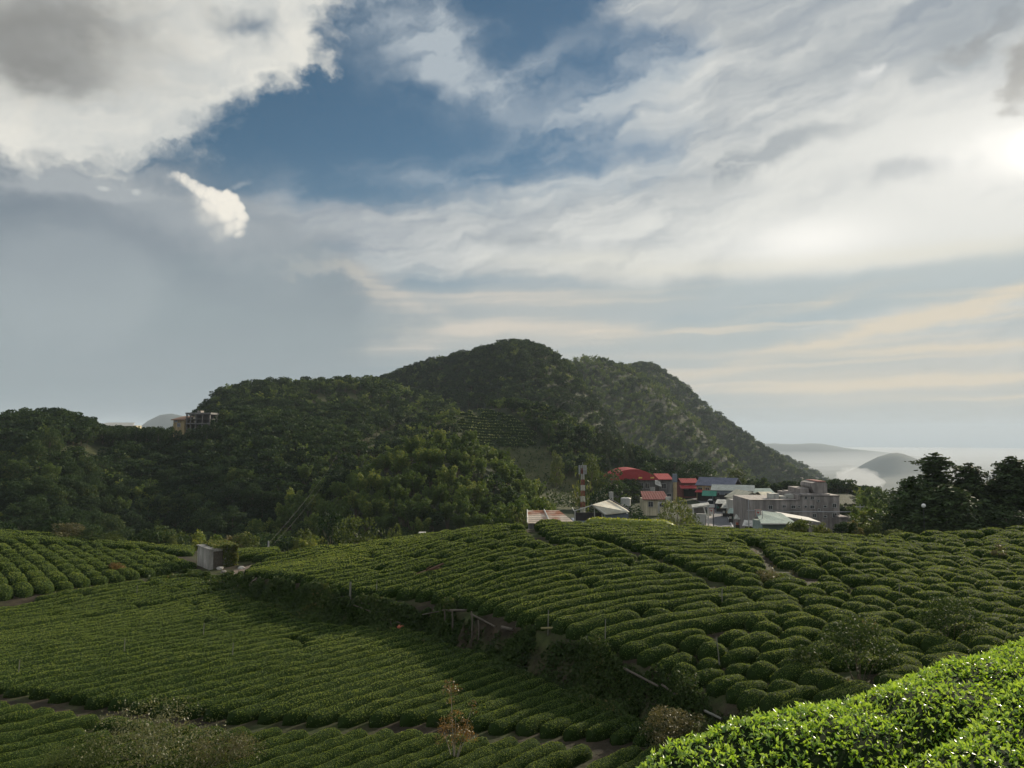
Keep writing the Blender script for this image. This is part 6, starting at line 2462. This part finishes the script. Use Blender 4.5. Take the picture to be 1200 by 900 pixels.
# ---- a car and a van on the street
def vehicle(px, Y, L, W, hgt, m, label, cat, rot, van=False):
    x, y = XY(px, Y)
    z = hz(x, y) + 0.09
    t = thing('parked_car' if not van else 'parked_van', label, cat, (x, y, z), rot)
    if van:
        prof = [(-L / 2, 0.35), (L / 2, 0.35), (L / 2, 1.0), (L * 0.40, 1.15), (L * 0.30, hgt), (-L * 0.48, hgt), (-L / 2, hgt - 0.2)]
    else:
        prof = [(-L / 2, 0.35), (L / 2, 0.35), (L / 2, 0.75), (L * 0.22, 0.92), (L * 0.06, hgt), (-L * 0.28, hgt), (-L * 0.42, 0.98), (-L / 2, 0.90)]
    b = MB()
    n = len(prof)
    v = [(xx, -W / 2 * (0.86 if zz > 1.0 else 1), zz) for xx, zz in prof] + [(xx, W / 2 * (0.86 if zz > 1.0 else 1), zz) for xx, zz in prof]
    me = bpy.data.meshes.new('body')
    me.from_pydata(v, [], [tuple(range(n))[::-1], tuple(range(n, 2 * n))] + [(i, (i + 1) % n, n + (i + 1) % n, n + i) for i in range(n)])
    me.materials.append(C[m])
    link('body', me, t)
    for s in (-1, 1):
        g = MB()
        if van:
            g.slab((L * 0.36, s * W * 0.475, 1.15), (L * 0.29, s * W * 0.435, hgt - 0.15), (-L * 0.05, s * W * 0.435, hgt - 0.15), (-L * 0.05, s * W * 0.475, 1.15), 0.03 * s)
        else:
            g.slab((L * 0.18, s * W * 0.48, 0.97), (L * 0.05, s * W * 0.44, hgt - 0.07), (-L * 0.27, s * W * 0.44, hgt - 0.07), (-L * 0.36, s * W * 0.48, 1.0), 0.03 * s)
        g.build('side_window', C['glass'], t)
        for xx in (-L * 0.31, L * 0.31):
            w_ = MB().tube([(xx, s * (W / 2 - 0.16), 0.32), (xx, s * (W / 2 + 0.02), 0.32)], 0.32, 14).build('wheel', C['rubber'], t)
            MB().tube([(xx, s * (W / 2 + 0.021), 0.32), (xx, s * (W / 2 + 0.03), 0.32)], 0.18, 10).build('rim', C['metal'], w_)
        MB().box(L / 2 - 0.02, L / 2 + 0.03, s * W * 0.36 - 0.16, s * W * 0.36 + 0.16, 0.58, 0.72).build('headlight', C['lamp'], t)
    zt = hgt - 0.05
    if van:
        MB().slab((L * 0.405, -W * 0.4, 1.17), (L * 0.405, W * 0.4, 1.17), (L * 0.31, W * 0.38, zt), (L * 0.31, -W * 0.38, zt), -0.03).build('windscreen', C['glass'], t)
    else:
        MB().slab((L * 0.215, -W * 0.42, 0.95), (L * 0.215, W * 0.42, 0.95), (L * 0.075, W * 0.38, zt), (L * 0.075, -W * 0.38, zt), -0.03).build('windscreen', C['glass'], t)


vehicle(854, 134, 4.3, 1.75, 1.45, 'carpaint', 'silver car on the street just behind the crest of the tea field', 'car', R(-118))
vehicle(832.5, 205, 4.8, 1.9, 2.1, 'carwhite', 'white van far up the street below the green awning', 'van', R(-110), True)


# ---- white gateway left of the street
def gateway():
    Y = 136
    x, y = XY(820, Y)
    z = hz(x, y)
    t = thing('gateway', 'white roofed gateway on the left side of the street', 'gateway', (x, y, z), R(-10))
    zt = zrow(589.5, Y) - z
    MB().slab((-1.5, -0.6, zt - 0.7), (1.4, -0.6, zt - 0.2), (1.4, 1.6, zt), (-1.5, 1.6, zt - 0.4), 0.22).build('roof', C['canvas'], t)
    for xx in (-1.3, 1.2):
        MB().box(xx - 0.12, xx + 0.12, -0.4, -0.16, -0.3, zt - 0.75 + (0.28 if xx > 0 else -0.12)).build('post', C['white'], t)
    MB().tube([(0.4, -0.5, zt - 0.55), (1.0, -0.5, zt - 2.7)], 0.12, 6).build('brace', C['white'], t)
    MB().box(-1.1, 0.9, 1.2, 1.3, -0.3, zt - 0.8).build('back_wall', C['grey'], t)
    x, y = XY(771, 120)
    z = hz(x, y)
    t2 = thing('railing', 'white upright railing beside the dark tree left of the round olive tree', 'railing', (x, y, z))
    zr = zrow(590, 120) - z
    MB().box(-0.12, 0.12, -0.1, 0.1, -0.3, zr).build('post', C['white'], t2)
    MB().box(-0.12, 0.9, -0.06, 0.06, zr + 0.002, zr + 0.14).build('top_rail', C['white'], t2)
    x, y = XY(819, 126)
    z = hz(x, y)
    hb = zrow(603, 126) - z
    t3 = thing('low_wall', 'pale low wall block left of the street near the crest', 'wall', (x, y, z), R(-8))
    MB().box(-0.9, 0.8, 0, 0.35, -0.5, hb).build('wall', C['tank'], t3)
    MB().box(-1.0, 0.9, -0.06, 0.41, hb + 0.002, hb + 0.12).build('coping', C['white'], t3)
gateway()


# ---- the large concrete building
def big_building():
    Y = 152
    k = Y / FOC
    X_ = lambda px: XY(px, Y)[0]
    xc = X_(930)
    zb = zrow(628, Y)
    t = thing('concrete_building', 'large bare grey concrete building with roof tower right of the street', 'building', (xc, Y, zb), 0.0)
    L = lambda px: X_(px) - xc
    Z = lambda py: zrow(py, Y) - zb
    MB().box(L(878), L(935), 0, 12, -3, Z(586)).build('wall', C['concrete'], t)
    b = MB()
    b.box(L(935) + 0.004, L(981.5), -0.01, 12.5, -3, Z(580.5))
    b.build('wall', C['concrete'], t)
    MB().box(L(938), L(972), 0.6, 11, Z(580.5) + 0.003, Z(579.2)).build('parapet', C['concrete'], t)
    tw = MB()
    tw.prism([(L(957.5), Z(579.1)), (L(972.5), Z(579.1)), (L(972.5), Z(567.5)), (L(970), Z(566)), (L(961), Z(565.6)), (L(955), Z(567)), (L(954), Z(571))], 2.0, 8.0)
    twr = tw.build('tower', C['concrete'], t)
    MB().box(L(961), L(970.5), 1.8, 8.1, Z(565.5), Z(564.6)).build('cap', C['redpale'], twr)
    MB().box(L(941), L(953), 3.0, 9, Z(579.1), Z(573.6)).build('penthouse', C['concrete'], t)
    MB().box(L(976), L(986), -2.0, 9, -3, Z(604)).build('side_block', C['concrete'], t)
    MB().slab((L(976) - .1, -2.3, Z(605) + .1), (L(986) + .2, -2.3, Z(605.6)), (L(986) + .2, 9.2, Z(605.6)), (L(976) - .1, 9.2, Z(603.6)), 0.15).build('side_roof', C['concrete'], t)
    # broken-down upper storey of the lower wing: stub walls, slab edges and floor bands
    st = MB()
    for px0, px1, py in ((907, 917.5, 580), (919, 926, 583), (928, 935, 581)):
        st.box(L(px0), L(px1), 3, 5, Z(586) + 0.003, Z(py))
    st.build('stub_wall', C['canvas'], t)
    fb = MB()
    fb.box(L(877.5), L(934.8), -0.14, -0.004, Z(598.2), Z(597.4)).box(L(877.5), L(934.8), -0.14, -0.004, Z(586.4), Z(585.7))
    fb.box(L(935.2), L(982), -0.14, -0.014, Z(581.4), Z(580.4))
    fb.build('floor_band', C['concrete_dark'], t)
    W = [(901, 594.5, 4, 4, 0), (917, 593.5, 3.2, 2.4, 0), (927.5, 594, 4.2, 3, 0), (935.2 - .9, 593.8, 1.6, 1.6, 0), (942, 593.8, 2, 2, -0.02), (949.5, 594, 4, 3.2, -0.02), (964.5, 593.4, 3, 1.6, -0.02), (975.5, 592.5, 3.6, 4.2, -0.02),
         (957, 587, 2.4, 1.5, -0.02), (957.5, 597.5, 2.4, 1.5, -0.02), (950, 583.4, 3.2, 3.2, -0.02), (942.5, 583.2, 2, 2.8, -0.02), (952, 604.2, 3.4, 3.6, -0.02), (964.5, 605.2, 3, 1.6, -0.02), (975.5, 604, 4.2, 4.8, -0.02)]
    for px, py, w, h, y in W:
        f = window(t, L(px), Z(py + h / 2), w * k, h * k, y, None, w > 3)
    # damp stains have a shape of their own: darker panels where render has peeled
    return t
big_building()


def green_shed():
    Y = 128
    x, y = XY(905, Y)
    z = hz(x, y)
    t = thing('green_roofed_shed', 'low shed with pale green roof in front of the concrete building', 'shed', (x, y, z), 0.0)
    L = lambda px: XY(px, Y)[0] - x
    Z = lambda py: zrow(py, Y) - z
    MB().box(L(893), L(930), 0.8, 6, -0.5, Z(613)).build('wall', C['greenroof'], t)
    MB().slab((L(888), -0.8, Z(612.5)), (L(930), -0.8, Z(612.8)), (L(929), 6.5, Z(606)), (L(897), 6.5, Z(602.5)), 0.10).build('roof', C['greenroof'], t)
    MB().box(L(887), L(931), -0.9, -0.81, Z(614), Z(612.6)).build('gutter', C['tank'], t)
    x2, y2 = XY(940, 134)
    z2 = hz(x2, y2)
    t2 = thing('lean_to', 'lean-to with sloping pale roof against the concrete building', 'lean-to', (x2, y2, z2))
    L2 = lambda px: XY(px, 134)[0] - x2
    Z2 = lambda py: zrow(py, 134) - z2
    MB().slab((L2(918), -0.5, Z2(605)), (L2(958), -0.5, Z2(611.5)), (L2(958), 5, Z2(610)), (L2(918), 5, Z2(603)), 0.16).build('roof', C['tank'], t2)
    for px in (926, 955):
        MB().tube([(L2(px), 0, -0.2), (L2(px), 0, Z2(605 + (px - 918) * 0.1625) - 0.12)], 0.09, 7).build('post', C['metal'], t2)
    MB().box(L2(926), L2(954), 3.5, 3.6, -0.3, Z2(613)).build('back_wall', C['dark'], t2)
green_shed()


# ---- lamp in the grove, masts behind it
def lamp():
    x, y = XY(1079.5, 90)
    z = hz(x, y)
    h = zrow(592.5, 90) - z
    t = thing('street_lamp', 'lamp post with round white globe before the dark grove', 'lamp', (x, y, z))
    MB().tube([(0, 0, -0.3), (0, 0, h - 0.2)], [0.035, 0.03], 8).build('post', C['darkmetal'], t)
    th = np.linspace(0.02, np.pi - 0.02, 9)
    MB().tube([(0, 0, h - 0.23 * math.cos(a)) for a in th], [0.23 * math.sin(a) for a in th], 14).build('globe', C['lamp'], t)
lamp()


def aerial_mast(px, top_py, label):
    Y = 175
    x, y = XY(px, Y)
    z = zrow(640, Y)
    h = zrow(top_py, Y) - z
    t = thing('aerial_mast', label, 'mast', (x, y, z))
    MB().tube([(0, 0, 0), (0, 0, h)], [0.25, 0.12], 8).build('shaft', C['metal'], t)
    for i in range(6):
        a = i * 1.047
        MB().box(-0.16, 0.16, -0.09, 0.09, h - 2.2, h - 0.1).build('aerial_panel', C['metal'], t, loc=(0.62 * math.cos(a), 0.62 * math.sin(a), 0), rotz=a + 1.57)
    MB().tube([(0.62 * math.cos(i * 1.047), 0.62 * math.sin(i * 1.047), h - 1.2) for i in range(7)], 0.05, 5).build('ring', C['metal'], t)
aerial_mast(1158, 557, 'left of two grey aerial masts rising behind the dark grove')
aerial_mast(1166, 551, 'right of two grey aerial masts rising behind the dark grove')


# ---- houses on the left saddle
def saddle_house():
    Y = 268
    xc = XY(222, Y)[0]
    zb = zrow(505, Y)
    L = lambda px: XY(px, Y)[0] - xc
    Z = lambda py: zrow(py, Y) - zb
    t = thing('hillside_house', 'buff house with brown roof and open concrete storeys on the left saddle', 'house', (xc, Y, zb))
    MB().box(L(203), L(216), 0, 8, -6, Z(492)).build('wall', C['yellow'], t)
    MB().slab((L(201), -0.8, Z(491.6)), (L(217), -0.8, Z(491.6)), (L(216), 8, Z(487)), (L(204), 8, Z(487)), 0.25).build('roof', C['brownroof'], t)
    window(t, L(206), Z(494.6), 0.9, 0.8)
    window(t, L(209.5), Z(500), 1.0, 1.2)
    f = MB()
    for px in (217, 221.5, 227.5, 235.5, 244):
        for yy in (1.0, 6.5):
            f.box(L(px) - 0.22, L(px) + 0.22, yy, yy + 0.4, -6, Z(485.6))
    f.build('column', C['concrete_dark'], t)
    s = MB()
    s.box(L(216.2), L(246), 0.5, 8, Z(485.5), Z(483.4)).box(L(216.2), L(246), 0.6, 7.9, Z(497), Z(495.6)).box(L(217), L(246), 0.7, 7.8, Z(491.4), Z(490.8))
    s.build('floor_slab', C['grey'], t)
    MB().box(L(221.5), L(245.5), 6.95, 7.1, Z(495.5), Z(485.6)).build('back_wall', C['concrete_dark'], t)
    MB().box(L(228), L(232), 2, 5, Z(483.3), Z(481)).build('stair_head', C['concrete'], t)
    Y2 = 300
    xc2 = XY(135, Y2)[0]
    zb2 = zrow(505, Y2)
    t2 = thing('long_house', 'long low house with pale grey roof behind the trees of the left saddle', 'house', (xc2, Y2, zb2))
    L2 = lambda px: XY(px, Y2)[0] - xc2
    Z2 = lambda py: zrow(py, Y2) - zb2
    MB().box(L2(116), L2(156), 0, 7, -5, Z2(498.6)).build('wall', C['cream'], t2)
    MB().slab((L2(115), -0.8, Z2(499)), (L2(157), -0.8, Z2(499)), (L2(152), 4, Z2(495)), (L2(119), 4, Z2(495)), 0.2).build('roof', C['tank'], t2)
    for px in (121, 128, 136, 144, 151):
        window(t2, L2(px), Z2(503), 1.0, 1.1)
saddle_house()


def small_box():
    x, y = XY(495, 92)
    z = zrow(627.5, 92)
    t = thing('cistern', 'small pale cement cistern on the crest below the bamboo knoll', 'cistern', (x, y, z))
    MB().box(-0.35, 0.35, 0, 1, -1.5, 0.25).build('basin', C['tank'], t)
    MB().box(-0.38, 0.38, -0.05, 1.05, 0.252, 0.3).build('lid', C['tank'], t)
small_box()


# ---- cloud lying in the far valley
def valley_cloud(px, py, Y, rx, ry, rz, seed, dens, label):
    x, y, z = P(px, py, Y)
    n, k = 26, 40
    th = np.linspace(0.01, np.pi - 0.01, n)[:, None]; ph = np.linspace(0, 2 * np.pi, k, endpoint=False)[None]
    d = np.stack([np.sin(th) * np.cos(ph), np.sin(th) * np.sin(ph), np.cos(th) + 0 * ph], -1).reshape(-1, 3)
    r = 0.75 + 0.9 * fnoise(d[:, 0] * 1.8 + seed, d[:, 1] * 1.8, d[:, 2] * 1.8, 4)
    v = d * r[:, None] * np.array([rx, ry, rz])
    ii = np.arange(n * k).reshape(n, k); jj = np.roll(ii, -1, 1)
    q = np.stack([ii[:-1], ii[1:], jj[1:], jj[:-1]], -1).reshape(-1, 4)
    m = bpy.data.materials.new('cloud')
    m.use_nodes = True
    nn = m.node_tree
    nn.nodes.remove(nn.nodes['Principled BSDF'])
    pv = nn.nodes.new('ShaderNodeVolumePrincipled')
    pv.inputs['Color'].default_value = (0.97, 0.97, 0.96, 1)
    pv.inputs['Density'].default_value = dens
    pv.inputs['Anisotropy'].default_value = 0.0
    nn.links.new(pv.outputs[0], nn.nodes['Material Output'].inputs['Volume'])
    link('cloud', new_mesh('cloud', v, q, None, [m], None, None, True), None, (x, y, z), label, 'cloud', None, 'stuff')


valley_cloud(1006, 562, 3600, 110, 260, 75, 3, 0.0045, 'white heap of cloud in the far valley just left of the misty peak')
valley_cloud(985, 580, 3800, 220, 300, 60, 7, 0.0035, 'low white cloud in the far valley behind the tail of the third hill')
valley_cloud(1060, 585, 3900, 260, 300, 40, 9, 0.003, 'low white cloud below the misty peak in the far valley')


def valley_mist():
    """flat sheet of white mist filling the far valley"""
    n, k = 14, 48
    th = np.linspace(0.02, np.pi - 0.02, n)[:, None]; ph = np.linspace(0, 2 * np.pi, k, endpoint=False)[None]
    d = np.stack([np.sin(th) * np.cos(ph), np.sin(th) * np.sin(ph), np.cos(th) + 0 * ph], -1).reshape(-1, 3)
    r = 0.9 + 0.25 * fnoise(d[:, 0] * 4, d[:, 1] * 4, d[:, 2], 3)
    v = d * r[:, None] * np.array([8200, 4300, 75])
    ii = np.arange(n * k).reshape(n, k); jj = np.roll(ii, -1, 1)
    q = np.stack([ii[:-1], ii[1:], jj[1:], jj[:-1]], -1).reshape(-1, 4)
    m = bpy.data.materials.new('mist')
    m.use_nodes = True
    nn = m.node_tree
    nn.nodes.remove(nn.nodes['Principled BSDF'])
    pv = nn.nodes.new('ShaderNodeVolumePrincipled')
    pv.inputs['Color'].default_value = (0.97, 0.98, 0.98, 1)
    pv.inputs['Density'].default_value = 0.00035
    nn.links.new(pv.outputs[0], nn.nodes['Material Output'].inputs['Volume'])
    link('mist', new_mesh('mist', v, q, None, [m], None, None, True), None, (3200, 8600, -275), 'white mist filling the far valley floor below the ridges', 'mist', None, 'stuff')


valley_mist()
